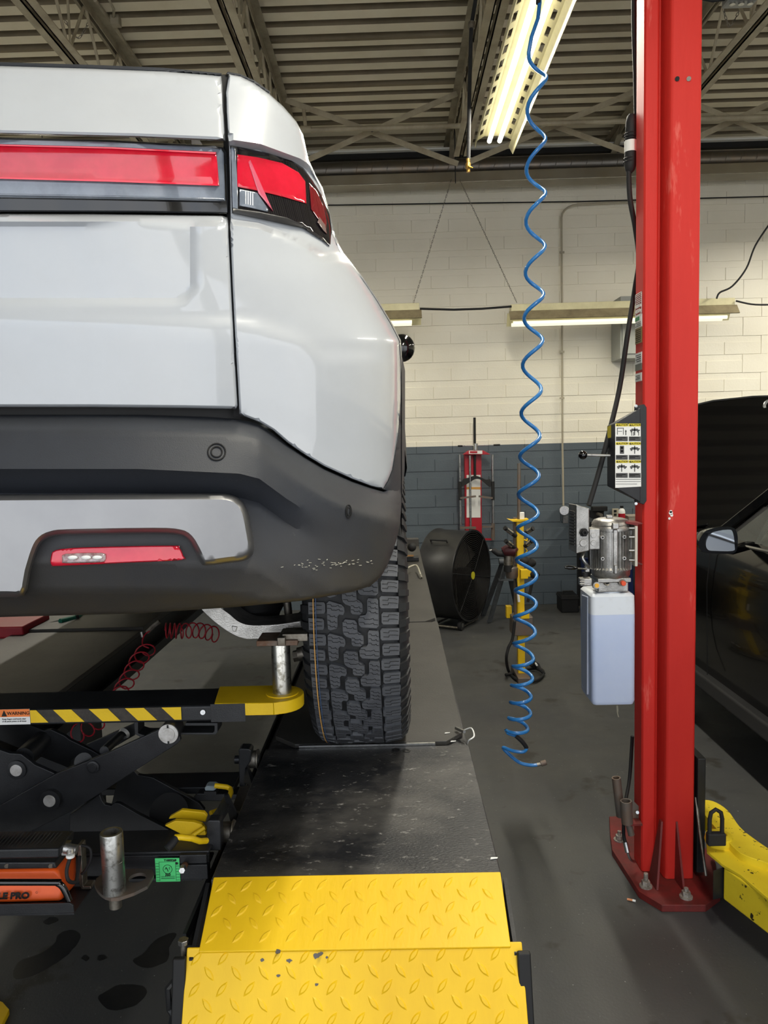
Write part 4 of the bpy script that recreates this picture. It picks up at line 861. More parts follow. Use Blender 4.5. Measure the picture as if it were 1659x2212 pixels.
# quarter panel (right), sits on a dark seam backing
qp = [(494, 160), (520, 165), (548, 179), (582, 203), (612, 230), (640, 262), (655, 290), (661, 318), (667, 345)]
rt = [(680, 375), (697, 405), (710, 450), (722, 500), (733, 530), (742, 545), (785, 600), (815, 645), (848, 700), (866, 735), (868, 770), (867, 860), (861, 935), (848, 1015), (838, 1040), (828, 1057)]
bt = [(800, 1050), (760, 1035), (700, 1008), (660, 984), (620, 956), (590, 930), (560, 912), (517, 895), (513, 820), (508, 740), (502, 620), (497, 500), (497, 465), (496, 400), (493, 305), (489, 240), (488, 200)]
qo = panel('quarter_panel', qp+rt+bt, m_paint, truck, D_body, 11, rim=(5, .012), creases=[[(x, LIP(x)+dq) for x in range(488, 668, 8)] for dq in (-16, -2, 5, 13, 168, 183)])
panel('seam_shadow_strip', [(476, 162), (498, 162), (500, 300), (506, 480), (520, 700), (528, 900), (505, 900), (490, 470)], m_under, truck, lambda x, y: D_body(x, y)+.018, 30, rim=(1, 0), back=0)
panel('corner_cap', [(488, 160), (492, 155), (520, 160), (550, 174), (584, 198), (582, 204), (548, 181), (520, 167), (495, 162)], m_plas, truck, lambda x, y: D_body(x, y)+.012, 12, rim=(2, .004), back=.05)
# tail lamp
lamp = [(497, 313), (530, 319), (580, 330), (630, 346), (656, 362), (676, 390), (698, 425), (712, 462), (717, 495), (714, 533), (700, 521), (676, 505), (655, 494), (625, 488), (575, 477), (535, 468), (500, 462)]
tl = panel('tail_lamp', lamp, m_lensd, truck, D_body, 10, off=.004, rim=(4, .006))
def sub(nm, poly, mat, o, par=tl): return panel(nm, poly, mat, par, D_body, 9, off=o, rim=(2, .002), back=.006)
sub('red_lens', [(512, 333), (560, 340), (610, 352), (645, 372), (660, 392), (662, 440), (610, 425), (560, 413), (512, 404)], m_lensr, .007)
sub('outer_red_lens', [(668, 395), (684, 412), (700, 448), (706, 478), (704, 500), (690, 478), (672, 452)], M('dark_red_lens', rgb(110, 20, 28), .12, coat=1.), .007)
sub('clear_edge', [(499, 318), (509, 320), (514, 410), (514, 452), (502, 450)], m_lensc, .007)
sub('clear_reflector', [(517, 408), (556, 416), (580, 452), (578, 458), (540, 449), (517, 445)], m_lensc, .007)
for k in range(4): sub('lamp_fin', [(530+k*5, 411+k), (532+k*5, 411.5+k), (532+k*5, 441+k), (530+k*5, 440+k)], m_white, .009)
sub('lower_trim', [(502, 449), (560, 457), (620, 470), (655, 486), (700, 515), (712, 531), (698, 520), (655, 493), (575, 476), (502, 461)], M('lamp_base', rgb(34, 34, 36), .35), .007)
sub('side_marker', [(690, 468), (703, 486), (706, 505), (697, 496), (686, 480)], M('marker_clear', rgb(120, 100, 96), .15, coat=1.), .010)
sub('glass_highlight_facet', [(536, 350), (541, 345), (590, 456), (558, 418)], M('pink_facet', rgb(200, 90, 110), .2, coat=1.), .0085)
# arch trim on the corner
panel('arch_trim', [(868, 768), (875, 800), (875, 900), (874, 1016), (868, 1075), (828, 1057), (838, 1040), (848, 1015), (861, 935), (867, 860)], m_plas, truck, lambda x, y: D_body(min(x, 868), y)+max(0, x-868)*.02, 7, off=-.004, rim=(2, .003))
# bumper
BT = lambda px: float(np.interp(px, [-1700, 0, 300, 517, 560, 620, 700, 760, 828, 868], [940, 893, 893, 903, 914, 958, 1008, 1035, 1057, 1062]))
def D_bump(px, py):
    s = py-BT(px); L = float(np.interp(px, [-1700, 480, 560, 620, 680, 740], [1, 1, .85, .5, .15, 0])) if px > -580 else 1.
    o = np.interp(s, [-10, 0, 4, 32, 40, 120, 128, 172, 180, 320, 380, 440, 470], [1.15, 1.13, 1.12, 1.07, 1.062, 1.035, 1.045, 1.085, 1.08, 1.06, 1.075, 1.13, 1.2])
    o2 = np.interp(s, [-10, 0, 6, 60, 70, 260, 330], [1.12, 1.11, 1.10, 1.055, 1.05, 1.05, 1.07])
    return float(L*o+(1-L)*o2)+corner(px, 900, .42)+float(np.interp(py, [1180, 1320], [0, .05]))*(px > 600)*0
bump_top = [(0, 896), (300, 896), (450, 900), (517, 906), (545, 911), (560, 917), (590, 936), (620, 961), (660, 989), (700, 1013), (760, 1040), (800, 1054), (828, 1062), (845, 1045), (855, 1028), (868, 1018)]
bump_r = [(868, 1080), (864, 1130), (858, 1160), (848, 1195), (835, 1225), (822, 1247), (800, 1266), (760, 1279), (720, 1286), (650, 1298), (500, 1312), (300, 1325), (0, 1333)]
extra = [(x, BT(x)+s) for x in range(-1200, 640, 16) for s in (32, 40, 120, 128, 172, 180)]
crs = [[(x, BT(x)+s) for x in range(-1780, 650, 10)] for s in (4, 32, 40, 120, 128, 172, 180, 320, 380)]+[[(x, BT(x)+s) for x in range(560, 860, 8)] for s in (60, 70)]
bo = panel('bumper_cover', full(bump_top+bump_r), m_dusty, truck, D_bump, 11, rim=(6, .015), back=.16, creases=crs)
m_dirt = M('scuff', rgb(190, 186, 170), .8)
random.seed(3); scf = MB()
for i in range(60):
    x = random.gauss(730, 55); y = 1217+random.gauss(0, 5)-(x-730)*.03
    if 600 < x < 815:
        a = P(x, y, D_bump(x, y)-.0012); b = P(x+random.uniform(1, 6), y+random.uniform(-2, 1), D_bump(x+3, y)-.0012); scf.bar(a, b, random.uniform(.0006, .0016), .0005)
tag(scf.build('scuff_marks', m_dirt, bo), kind='stuff')
panel('gap_strip', full([(0, 876), (300, 878), (516, 884), (520, 905), (300, 903), (0, 902)]), m_blk, truck, lambda x, y: 1.14+corner(x, 880), 20, rim=(1, 0), back=0)
# satin skid panel
sk = c2([(0, 1068), (300, 1066), (455, 1066), (495, 1068), (520, 1080), (535, 1104), (543, 1140), (549, 1180), (544, 1200), (525, 1212), (495, 1216), (445, 1222), (432, 1214), (420, 1190), (405, 1166), (385, 1156), (330, 1153), (150, 1156), (112, 1160), (92, 1170), (80, 1190), (66, 1235), (52, 1286), (0, 1289)], 3)
sk = [p for p in sk if p[0] > 0]+[(0, 1290)]
sk = [(0, 1068)]+sk
panel('skid_panel', sk+[mx_(0, 1290)][:0]+[(-200, 1294), (-200, 1073)], m_brush, truck, lambda x, y: 1.055+corner(x, 900), 8, off=.016, rim=(13, .022), back=.03)
rp_ = panel('reflector', c2([(110, 1200), (120, 1188), (180, 1182), (370, 1178), (388, 1183), (396, 1200), (394, 1210), (300, 1215), (130, 1223), (112, 1222), (108, 1212)], 3), m_lensr, truck, lambda x, y: D_bump(x, y)-.012, 8, rim=(3, .006))
lic = panel('reverse_lamp', c2([(134, 1206), (142, 1196), (220, 1194), (229, 1203), (227, 1211), (215, 1215), (142, 1217), (134, 1213)], 3), M('lamp_grey', rgb(130, 96, 96), .15, coat=1., col2=rgb(190, 180, 180), vs=90), rp_, lambda x, y: D_bump(x, y)-.016, 6, rim=(3, .003), back=.008)
for x in (157, 186, 210):
    c = P(x, 1204.5, D_bump(x, 1205)-.019); MB().sphere(c, .0045, 6, (1.6, .5, .7)).build('lamp_bulb', m_white, lic, smooth=True)
def sensor(px, py, rx, ry):
    ring = [(px+rx*math.cos(a), py+ry*math.sin(a)) for a in [k*2*math.pi/24 for k in range(24)]]
    m = MB().tube([P(x, y, D_bump(x, y)-.001) for x, y in ring], .0012, 5, closed=True); ring2 = [(px+rx*.62*math.cos(a), py+ry*.62*math.sin(a)) for a in [k*2*math.pi/24 for k in range(24)]]
    m.tube([P(x, y, D_bump(x, y)-.001) for x, y in ring2], .0012, 5, closed=True); m.build('parking_sensor', m_under, truck, smooth=True)
sensor(468, 976, 19, 18); sensor(753, 1105, 6, 14)
# side body, arch cut out, both flanks
WC = Vector((-.111, 2.32, ZR+.43)); RA = .53
sil = [(345, 662), (400, 689), (450, 704), (500, 716), (545, 736)]+[(600, 781), (650, 815), (700, 845), (735, 863), (770, 866)]+[(y, 868) for y in (850, 930, 1015, 1080, 1160)]
rows = [P(s, y, D_body(s-1, y)+.0) for y, s in sil]
RB = 10
XCc = -.97
def side_mesh(rr, name, mat, mirror=False):
    m = MB(); vs = []; fs = []; n1 = 10; n2 = 24
    cols = []
    for p in rr:
        z = p.z; h = RA**2-(z-WC.z)**2; ya = WC.y-(math.sqrt(h) if h > 0 else 0); yb = WC.y+(math.sqrt(h) if h > 0 else 0)
        row = [p.y+(ya-p.y)*k/n1 for k in range(n1+1)]+[yb+(5.9-yb)*k/n2 for k in range(n2+1)]
        cols.append([Vector((p.x if not mirror else 2*XCc-p.x, y, z)) for y in row])
    W = n1+n2+2
    for c in cols: vs += c
    for i in range(len(cols)-1):
        for k in range(W-1):
            if k == n1: continue
            fs.append((i*W+k, i*W+k+1, (i+1)*W+k+1, (i+1)*W+k))
    m.add(vs, fs); return m.build(name, mat, truck, smooth='all')
side_mesh(rows[:10], 'body_side', m_paint); side_mesh(rows[9:], 'lower_side', m_plas)
side_mesh(rows[:10], 'body_side', m_paint, True); side_mesh(rows[9:], 'lower_side', m_plas, True)
ring = [Vector((WC.x+.145, WC.y-math.cos(a)*(RA+.0), WC.z+math.sin(a)*(RA+.0))) for a in [math.radians(50+k*130/28) for k in range(29)]]
xs = rows[10].x+.004
m = MB(); vs = []; fs = []
for k in range(29):
    a = math.radians(50+k*130/28); c, s = -math.cos(a), math.sin(a)
    for x, r in ((xs-.03, RA-.03), (xs+.007, RA-.03), (xs+.012, RA), (xs+.006, RA+.07), (xs-.01, RA+.075)): vs.append((x, WC.y+c*r, WC.z+s*r))
for k in range(28):
    for j in range(4): fs.append((k*5+j, k*5+j+1, k*5+j+6, k*5+j+5))
m.add(vs, fs).build('wheel_arch_flare', m_plas, truck, smooth=True)
m = MB(); n = 24; vs = []; fs = []
for k in range(n+1):
    a = math.radians(28+k*137/n); vs += [(xs-.01, WC.y-math.cos(a)*(RA-.01), WC.z+math.sin(a)*(RA-.01)), (xs-.40, WC.y-math.cos(a)*(RA-.01), WC.z+math.sin(a)*(RA-.01))]
for k in range(n): fs.append((2*k, 2*k+1, 2*k+3, 2*k+2))
m.add(vs, fs).build('wheel_liner', m_under, truck, smooth=True)
# bed cover, bed inner, cab and nose
zt = P(480, 165, 1.2).z-.01
MB().prism([(2*XCc+.32, 1.28, zt-.08), (-.32, 1.28, zt-.08), (-.30, 2.7, zt-.08), (2*XCc+.30, 2.7, zt-.08)], (0, 0, -.02)).build('bed_cover', m_blk, truck)
MB().prism([(-.32, 1.30, zt-.02), (-.27, 1.5, zt-.10), (-.27, 5.3, zt-.14), (-.34, 5.3, zt-.14), (-.36, 1.6, zt-.08)], (0, 0, -.04)).build('bed_rail', m_plas, truck)
cabp = [(2.75, 2.22), (3.35, 2.93), (3.7, 2.96), (4.6, 2.92), (5.35, 2.3), (5.9, 2.2), (5.9, 1.95), (2.75, 1.95)]
m = MB(); nn = len(cabp)
def cabx(z, s): w_ = .86 if z < 2.3 else .86-(z-2.3)*.38; return XCc+s*w_
m.add([(cabx(z, 1), y, z) for y, z in cabp]+[(cabx(z, -1), y, z) for y, z in cabp], [tuple(range(nn)), tuple(range(2*nn-1, nn-1, -1))]+[(i, i+nn, (i+1) % nn+nn, (i+1) % nn) for i in range(nn)])
m.build('cab', m_paint, truck, bev=.02)
for s in (1, -1):
    for q in ([(3.05, 2.33), (3.42, 2.85), (3.85, 2.87), (3.85, 2.33)], [(3.92, 2.33), (3.92, 2.87), (4.5, 2.84), (5.1, 2.33)]):
        MB().prism([(cabx(z, s)+s*.004, y, z) for y, z in q], (s*.003, 0, 0)).build('side_window', m_lensd, truck)
MB().prism([(XCc-.7, 2.86, 2.33), (XCc+.7, 2.86, 2.33), (XCc+.58, 3.27, 2.82), (XCc-.58, 3.27, 2.82)], (0, -.01, .006)).build('rear_window', m_lensd, truck)
MB().box((2*XCc-rows[9].x, 5.9, 1.6), (rows[9].x, 6.3, 2.15)).build('nose', m_paint, truck, bev=.12)
MB().box((2*XCc+.02, 1.35, 1.70), (-.30, 1.86, 1.86)).box((2*XCc+.28, 1.86, 1.62), (-.32, 2.8, 1.9)).box((2*XCc+.02, 2.8, 1.45), (-.02, 5.9, 1.9)).build('underbody', m_under, truck)
# door mirror
mc = P(868, 752, 4.35)
MB().sphere(mc+Vector((.0, 0, 0)), .078, 12, (.95, .75, 1.0)).build('door_mirror', m_blackgl, truck, smooth=True)
MB().box((mc.x-.16, mc.y-.03, mc.z-.06), (mc.x-.02, mc.y+.04, mc.z-.03)).build('mirror_arm', m_blackgl, truck, bev=.01)
# air spring, control arm, brackets
MB().lathe([(0, .13), (.075, .13), (.088, .11), (.092, .09), (.086, .075), (.09, .06), (.084, .045), (.088, .03), (.078, .012), (.074, 0), (.072, -.03), (.06, -.04), (0, -.04)], P(550, 1332, 2.25), (0, 0, 1), 40).build('air_spring', m_rub, truck, smooth=True)
Ya = 2.02
arm = c2([(420, 1300), (448, 1330), (485, 1360), (520, 1378), (548, 1381), (600, 1376), (648, 1368)], 4)+c2([(664, 1364), (664, 1340), (648, 1342), (600, 1349), (545, 1352), (515, 1342), (490, 1322), (468, 1300)], 4)
MB().pp(arm, Ya, .12).build('control_arm', m_alu, truck, bev=.006)
arm2 = c2([(470, 1316), (492, 1330), (516, 1348), (545, 1355), (600, 1353), (648, 1346)], 4)+c2([(648, 1342), (600, 1349), (545, 1351), (517, 1344), (494, 1326), (474, 1312)], 4)
MB().pp(arm2, Ya-.006, .01).build('arm_rib', m_alu, truck)
for x0 in (500, 622): MB().pp([(x0, 1352), (x0+13, 1354), (x0+9, 1365), (x0+2, 1364)], Ya-.003, .01).build('casting_boss', m_alu, truck, bev=.002)
MB().cyl(P(645, 1416, 2.12), P(634, 1418, 2.12), .017, 6).cyl(P(660, 1410, 2.12), P(644, 1414, 2.12), .02, 14).build('hub_bolt', m_dzinc, truck, bev=.001)
MB().tube([P(620, 1300, 2.2), P(623, 1325, 2.2), P(626, 1350, 2.2)], .012, 10).build('damper_rod', m_dzinc, truck, smooth=True)
MB().cyl(P(655, 1345, 2.15), P(640, 1330, 2.15), .025, 12).build('bushing', m_rub, truck, smooth=True)
# ------------------------------------------------------------------ wheel with tread blocks
m_tire = M('tire_rubber', rgb(34, 35, 37), .6, col2=rgb(28, 29, 30), vs=10, bump=.1, bs=400)
m_tread = M('tread_rubber', rgb(84, 86, 90), .55, col2=rgb(70, 72, 76), vs=14, bump=.15, bs=500)
m_sipe = M('sipe_dark', rgb(16, 16, 17), .8)
R_ = .432
def RR(x): x = abs(x); return R_-(0 if x < .085 else ((x-.085)/.05)**2*.022)
prof = [(-.10, .27), (-.125, .30), (-.140, .34), (-.137, .375), (-.128, .397), (-.115, RR(.115)-.011)]
prof += [(x, RR(x)-.011) for x in (-.09, -.06, -.03, 0, .03, .06, .09)]
prof += [(.115, RR(.115)-.011), (.128, .397), (.137, .375), (.140, .34), (.125, .30), (.10, .27)]
tire = MB().lathe([(r, x) for x, r in prof], WC, (1, 0, 0), 96).build('tire', m_tire, truck, smooth=True, origin=WC)
MB().lathe([(.06, .10), (.10, .095), (.20, .07), (.262, .085), (.275, .105), (.27, .0), (.27, -.1), (.262, -.11), (.25, -.1), (.245, .05), (.1, .06), (0, .06)], WC, (1, 0, 0), 64).build('wheel_rim', M('rim_dark', rgb(60, 62, 66), .35, .8), truck, smooth=True)
NP = 33; PIT = 2*math.pi*R_/NP
def tb(poly, sipes, name):
    n = len(poly); m = MB(); c = Vector((sum(p[0] for p in poly)/n, sum(p[1] for p in poly)/n))
    def pt(x, a, dr=0.):
        r = RR(x)+dr; th = a/R_; return (x, -r*math.cos(th), r*math.sin(th))
    top = [pt(c.x+(x-c.x)*.97, c.y+(a-c.y)*.95) for x, a in poly]; base = [pt(x, a, -.013) for x, a in poly]
    m.add(top+base, [tuple(range(n))]+[(i, (i+1) % n, n+(i+1) % n, n+i) for i in range(n)])
    for line in sipes:
        for (xa, aa), (xb, ab) in zip(line, line[1:]):
            w_ = .0007; dx, da = xb-xa, ab-aa; L = math.hypot(dx, da); nx, na = -da/L*w_, dx/L*w_
            m.add([pt(xa+nx, aa+na, .0004), pt(xb+nx, ab+na, .0004), pt(xb-nx, ab-na, .0004), pt(xa-nx, aa-na, .0004)], [(0, 1, 2, 3)], 1)
    o = m.build(name, [m_tread, m_sipe], tire, origin=Vector((0, 0, 0))); o.location = (0, 0, 0); return o
mm = lambda L: [(x/1000, a/1000) for x, a in L]
def zig(x0, x1, a, d=3.): xm = (x0+x1)/2; return mm([(x0, a), (xm-2, a-d*.6), (xm+1, a+d), (x1, a+d*.2)])
def zig4(x0, x1, a, d=4.): q = (x1-x0)/4; return mm([(x0, a), (x0+q, a-1), (x0+q+1, a-1-d), (x0+2*q, a-1-d), (x0+2*q+1, a-d-2), (x0+3*q, a-3), (x0+3*q+1, a-7), (x1, a-8)])
kinds = []
# mid-left gamma block
kinds.append((mm([(-68, 30), (-66, 5), (-60, 2), (-44, 6), (-41, 12), (-41, 38), (-36, 44), (-26, 42), (-22, 50), (-23, 62), (-30, 70), (-62, 80), (-68, 74)]), [zig4(-66, -28, 70), zig4(-66, -26, 60), zig4(-66, -42, 44), zig4(-66, -42, 30), zig4(-66, -43, 18)], 0.))
# centre S block
kinds.append((mm([(-29, 44), (-27, 34), (-20, 27), (-7, 22), (-7, 6), (-3, 1), (16, -1), (24, 6), (24, 26), (19, 34), (9, 40), (8, 64), (2, 71), (-22, 74), (-29, 66)]), [zig4(-27, 7, 66), zig4(-27, 7, 54), zig4(-26, 22, 40), zig4(-6, 22, 24), zig4(-6, 22, 14)], PIT*.5))
# mid-right J block
kinds.append((mm([(11, 24), (12, 10), (18, 3), (58, 0), (64, 6), (64, 72), (60, 78), (38, 80), (35, 74), (35, 44), (30, 36), (16, 34)]), [zig4(37, 62, 70), zig4(37, 62, 58), zig4(37, 62, 46), zig4(14, 62, 30), zig4(14, 62, 18)], PIT*.06))
for k in range(2):
    a = k*PIT/2*1000
    w_ = 4 if k else 0
    kinds.append((mm([(-116, 3+a), (-78+w_, 5+a), (-75+w_, 10+a), (-75+w_, 30+a), (-79+w_, 35+a), (-116, 36+a)]), [mm([(-112, 13+a), (-98, 11+a), (-97, 16+a), (-80, 15+a)]), mm([(-112, 24+a), (-96, 22+a), (-95, 27+a), (-80, 26+a)])], 0.))
    kinds.append((mm([(70-w_, 9+a), (74-w_, 4+a), (114, 2+a), (116, 34+a), (74-w_, 36+a), (70-w_, 31+a)]), [mm([(74, 14+a), (88, 13+a), (89, 18+a), (104, 17+a), (112, 15+a)]), mm([(74, 25+a), (88, 24+a), (89, 29+a), (104, 28+a), (112, 26+a)])], .011))
for poly, sip, ph in kinds:
    p0 = tb(poly, sip, 'tread_block')
    for k in range(NP):
        o = p0 if k == 0 else p0.copy()
        if k: C.objects.link(o); o.parent = tire
        o.rotation_euler = (-(k*PIT+ph)/R_, 0, 0)
# shoulder lugs down the sidewalls, one mesh
m = MB()
for k in range(66):
    th0 = k*2*math.pi/66
    for s in (1, -1):
        vs = []
        for (x, r) in ((.115, RR(.115)+.0), (.133, .405), (.142, .372)):
            for dth in (.010, .052+.01*(k % 2)):
                th = th0+dth; vs.append((s*x+WC.x, WC.y-r*math.cos(th), WC.z+r*math.sin(th)))
        for (x, r) in ((.108, RR(.115)-.014), (.125, .395), (.136, .372)):
            for dth in (.008, .054+.01*(k % 2)):
                th = th0+dth; vs.append((s*x+WC.x, WC.y-r*math.cos(th), WC.z+r*math.sin(th)))
        m.add(vs, [(0, 1, 3, 2), (2, 3, 5, 4), (6, 8, 9, 7), (8, 10, 11, 9), (0, 2, 8, 6), (2, 4, 10, 8), (1, 7, 9, 3), (3, 9, 11, 5), (0, 6, 7, 1), (4, 5, 11, 10)])
tag(m.build('shoulder_lug_field', m_tire, tire), kind='stuff')
def stripe(x, w_, mat, nm):
    m = MB().lathe([(RR(x)+.0006, x-w_/2), (RR(x)+.0006, x+w_/2)], WC, (1, 0, 0), 120); m.build(nm, mat, tire, smooth='all')
m_or = M('tread_stripe_orange', rgb(214, 160, 80), .6); m_bl = M('tread_stripe_blue', rgb(60, 84, 120), .6)
stripe(-.102, .0022, m_or, 'orange_stripe'); stripe(-.0955, .0018, m_bl, 'blue_stripe'); 
# the other wheels
MB().lathe([(r, x) for x, r in prof], Vector((2*XCc-WC.x, WC.y, WC.z)), (1, 0, 0), 64).build('tire', m_tire, truck, smooth=True)
MB().lathe([(r, x) for x, r in prof], Vector((2*XCc-WC.x, 5.75, WC.z)), (1, 0, 0), 48).build('tire', m_tire, truck, smooth=True); MB().lathe([(r, x) for x, r in prof], Vector((WC.x, 5.75, WC.z)), (1, 0, 0), 48).build('tire', m_tire, truck, smooth=True)
# ------------------------------------------------------------------ rolling scissor jack
m_jk = M('jack_black', rgb(30, 31, 33), .38, col2=rgb(42, 43, 45), vs=10, bump=.12, bs=400, col3=rgb(80, 80, 82), vs3=45, lo3=.74, hi3=.8)
m_pin = M('machined_pin', rgb(214, 212, 208), .38, .45, col2=rgb(176, 172, 166), vs=50)
YJ = 1.86
t = thing('rolling_scissor_jack', 'black scissor jack with hazard striped beam between the runways', 'jack', (-.85, 1.9, ZR-.1))
bzt = P(300, 1527, YJ).z; bzb = P(300, 1562, YJ).z; xr1 = P(526, 1540, YJ).x
MB().box((-1.62, YJ, bzb), (xr1, YJ+.14, bzt)).build('top_beam', m_jk, t, bev=.006)
a, b = P(66, 1532, YJ-.002), P(392, 1552, YJ-.002)
zA, zB = P(230, 1530, YJ).z, P(230, 1557, YJ).z
MB().box((a.x, YJ-.002, zB), (b.x, YJ, zA)).build('hazard_tape', M('tape_black', rgb(46, 42, 38), .6, col2=rgb(66, 60, 52), vs=60), t)
hz = [(66, 79, 66, 104), (116, 155, 142, 182), (193, 234, 221, 260), (271, 312, 298, 339), (350, 392, 377, 392)]
for a0, a1, b0, b1 in hz:
    q = lambda px, z: Vector((P(px, 1545, YJ-.002).x, YJ-.0035, z))
    MB().prism([q(a0, zA), q(a1, zA), q(b1, zB), q(b0, zB)], (0, .001, 0)).build('hazard_stripe', m_yel, t)
q0, q1 = P(-60, 1545, YJ).x, P(66, 1545, YJ).x; zm = P(30, 1548, YJ).z; za, zb = P(30, 1531, YJ).z, P(30, 1564, YJ).z
wl = MB().box((q0, YJ-.004, zb), (q1, YJ-.002, za)).build('warning_label', m_white, t)
MB().box((q0, YJ-.005, zm+.001), (q1, YJ-.004, za)).build('orange_header', M('label_orange', rgb(240, 130, 60), .5), wl)
text('WARNING', (q1-.028, YJ-.006, (zm+za)/2), .0118, m_blk, wl, bold=.0)
MB().prism([(q1-.071, YJ-.0055, zm+.003), (q1-.057, YJ-.0055, zm+.003), (q1-.064, YJ-.0055, za-.002)], (0, -.0006, 0)).build('warning_triangle', m_blk, wl)
text('Keep fingers and hands clear', (q1-.040, YJ-.005, zm-.0045), .0052, m_pr, wl); text('of all pinch points at all times', (q1-.040, YJ-.005, zm-.0105), .0052, m_pr, wl)
MB().cyl(P(438, 1539, YJ), P(438, 1539, YJ-.006), .0062, 14).build('rivet', m_zinc, t, smooth=True)
MB().pp([(400, 1562), (470, 1562), (470, 1582), (465, 1587), (385, 1587), (385, 1583), (460, 1583), (463, 1580), (463, 1568), (400, 1568)], YJ+.005, .05).build('guide_slot', m_jk, t, bev=.001)
MB().pp([(290, 1560), (298, 1560), (298, 1584), (310, 1588), (340, 1588), (340, 1592), (303, 1592), (292, 1586)], YJ+.005, .05).build('guide_hook', m_jk, t)
# yellow extension arm with rounded nose
zt_, zb_ = P(560, 1518, YJ+.0).z, P(560, 1545, YJ).z
cxx = P(600, 1500, YJ+.07).x; pl = [(P(462, 1520, YJ).x, YJ), (cxx, YJ)]+[(cxx+.068*math.sin(a), YJ+.07-.07*math.cos(a)) for a in [math.pi*k/14 for k in range(15)]]+[(P(475, 1500, YJ+.14).x, YJ+.14)]
MB().prism([(x, y, zt_) for x, y in pl], (0, 0, zb_-zt_)).build('extension_arm', m_yel, t, bev=.003)
zarm = zt_
MB().box((P(455, 1540, YJ).x, YJ-.001, P(455, 1560, YJ).z), (P(530, 1540, YJ).x, YJ+.0, P(455, 1521, YJ).z)).build('sleeve_cap', m_jk, t, bev=.002)
cA = P(610, 1500, YJ+.07); zAd = P(610, 1385, YJ+.07).z
MB().lathe([(0, zAd-zarm-.002), (.0235, zAd-zarm-.002), (.0245, zAd-zarm-.006), (.0245, .0), (0, 0)], (cA.x, cA.y, zarm), (0, 0, 1), 36).build('lift_adapter', M('chromed_worn', rgb(200, 198, 190), .28, 1., col2=rgb(140, 136, 124), vs=60, lo=.52, hi=.62), t, smooth=True)
MB().cyl((cA.x, cA.y, zarm), (cA.x, cA.y, zarm+.003), .042, 30).build('pivot_disc', m_yel, t, smooth=True)
# pad with rusty block on top
MB().box((cA.x-.055, YJ+.03, zAd-.002), (cA.x+.05, YJ+.12, zAd+.012)).build('pad_plate', M('rusty', rgb(112, 84, 66), .7, .3, col2=rgb(130, 122, 112), vs=30), t, bev=.002)
MB().box((cA.x+.0, YJ+.02, zAd), (cA.x+.02, YJ+.12, zAd+.022)).box((cA.x+.01, YJ+.04, zAd+.006), (cA.x+.075, YJ+.11, zAd+.026)).build('pad_block', m_dzinc, t, bev=.002)
# scissor arms
MB().pp([(-160, 1820), (-60, 1775), (0, 1740), (120, 1672), (230, 1628), (350, 1573), (385, 1578), (390, 1600), (380, 1609), (300, 1660), (210, 1718), (150, 1755), (60, 1800), (-60, 1850)], YJ-.005, .014).build('front_scissor_arm', m_jk, t, bev=.002)
MB().pp([(-120, 1540), (-40, 1590), (0, 1620), (20, 1627), (45, 1629), (60, 1640), (75, 1652), (120, 1672), (140, 1700), (60, 1765), (-60, 1740), (-160, 1640)], YJ+.012, .014).build('front_cross_arm', m_jk, t, bev=.002)
MB().pp([(150, 1760), (215, 1716), (219, 1728), (226, 1738), (240, 1741), (247, 1735), (258, 1736), (300, 1760), (405, 1812), (395, 1850), (360, 1850), (250, 1830), (150, 1800)], YJ+.02, .014).build('lower_front_arm', m_jk, t, bev=.002)
MB().pp([(-100, 1550), (60, 1565), (95, 1578), (110, 1576), (140, 1590), (150, 1598), (200, 1622), (230, 1640), (200, 1680), (0, 1600)], YJ+.2, .014).build('rear_cross_arm', m_jk, t, bev=.002)
MB().pp([(265, 1640), (298, 1674), (330, 1680), (430, 1735), (442, 1750), (430, 1765), (330, 1810), (240, 1740)], YJ+.16, .014).build('lower_rear_arm', m_jk, t, bev=.002)
MB().pp([(184, 1610), (290, 1563), (292, 1588), (220, 1630)], YJ+.2, .012).build('rear_scissor_arm', m_jk, t, bev=.002)
def pin(px, py, r, dy, mat, name='pivot_pin', collar=None):
    c = P(px, py, YJ+dy)
    o = MB().cyl(c, c+Vector((0, .03, 0)), r, 30).build(name, mat, t, bev=.001, smooth=True)
    if collar:
        MB().lathe([(r*1.02, .0), (r*1.02, -.004), (collar, -.003), (collar*1.02, .004), (collar, .02)], c+Vector((0, .006, 0)), (0, 1, 0), 30).build('collar', m_jk, o, smooth=True)
pin(34, 1665, .0155, -.008+.012, m_pin, collar=.0245); pin(106, 1731, .0155, -.022, m_pin, collar=.026); pin(199, 1659, .011, -.013, m_jk, collar=.016)
c = P(364, 1585, YJ-.022); MB().cyl(c, c+Vector((0, .05, 0)), .0255, 32).build('roller', m_jk, t, smooth=True)
MB().cyl(c-Vector((0, .003, 0)), c, .0245, 32).build('roller_washer', m_pin, t, smooth=True); MB().cyl(c-Vector((0, .007, 0)), c-Vector((0, .003, 0)), .0165, 30).build('roller_pin', m_pin, t, smooth=True)
for s in (-1, 1): MB().cbox(c+Vector((0, -.0045, s*.019)), (.0035, .003, .009)).build('roller_key', m_blk, t)
MB().cyl(P(90, 1600, YJ+.2), P(50, 1638, YJ+.05), .027, 20).build('torsion_tube', m_jk, t, smooth=True)
MB().cyl(P(265, 1584, YJ+.2), P(225, 1622, YJ+.04), .012, 16).build('cylinder_rod', m_jk, t, smooth=True); MB().lathe([(.013, 0), (.017, .003), (.013, .012)], P(270, 1582, YJ+.18), (-.3, -1, -.3), 18).build('rod_collar', m_pin, t, smooth=True)
MB().cyl(P(180, 1645, YJ+.02), P(165, 1655, YJ+.2), .022, 20).build('cross_tube', m_jk, t, smooth=True)
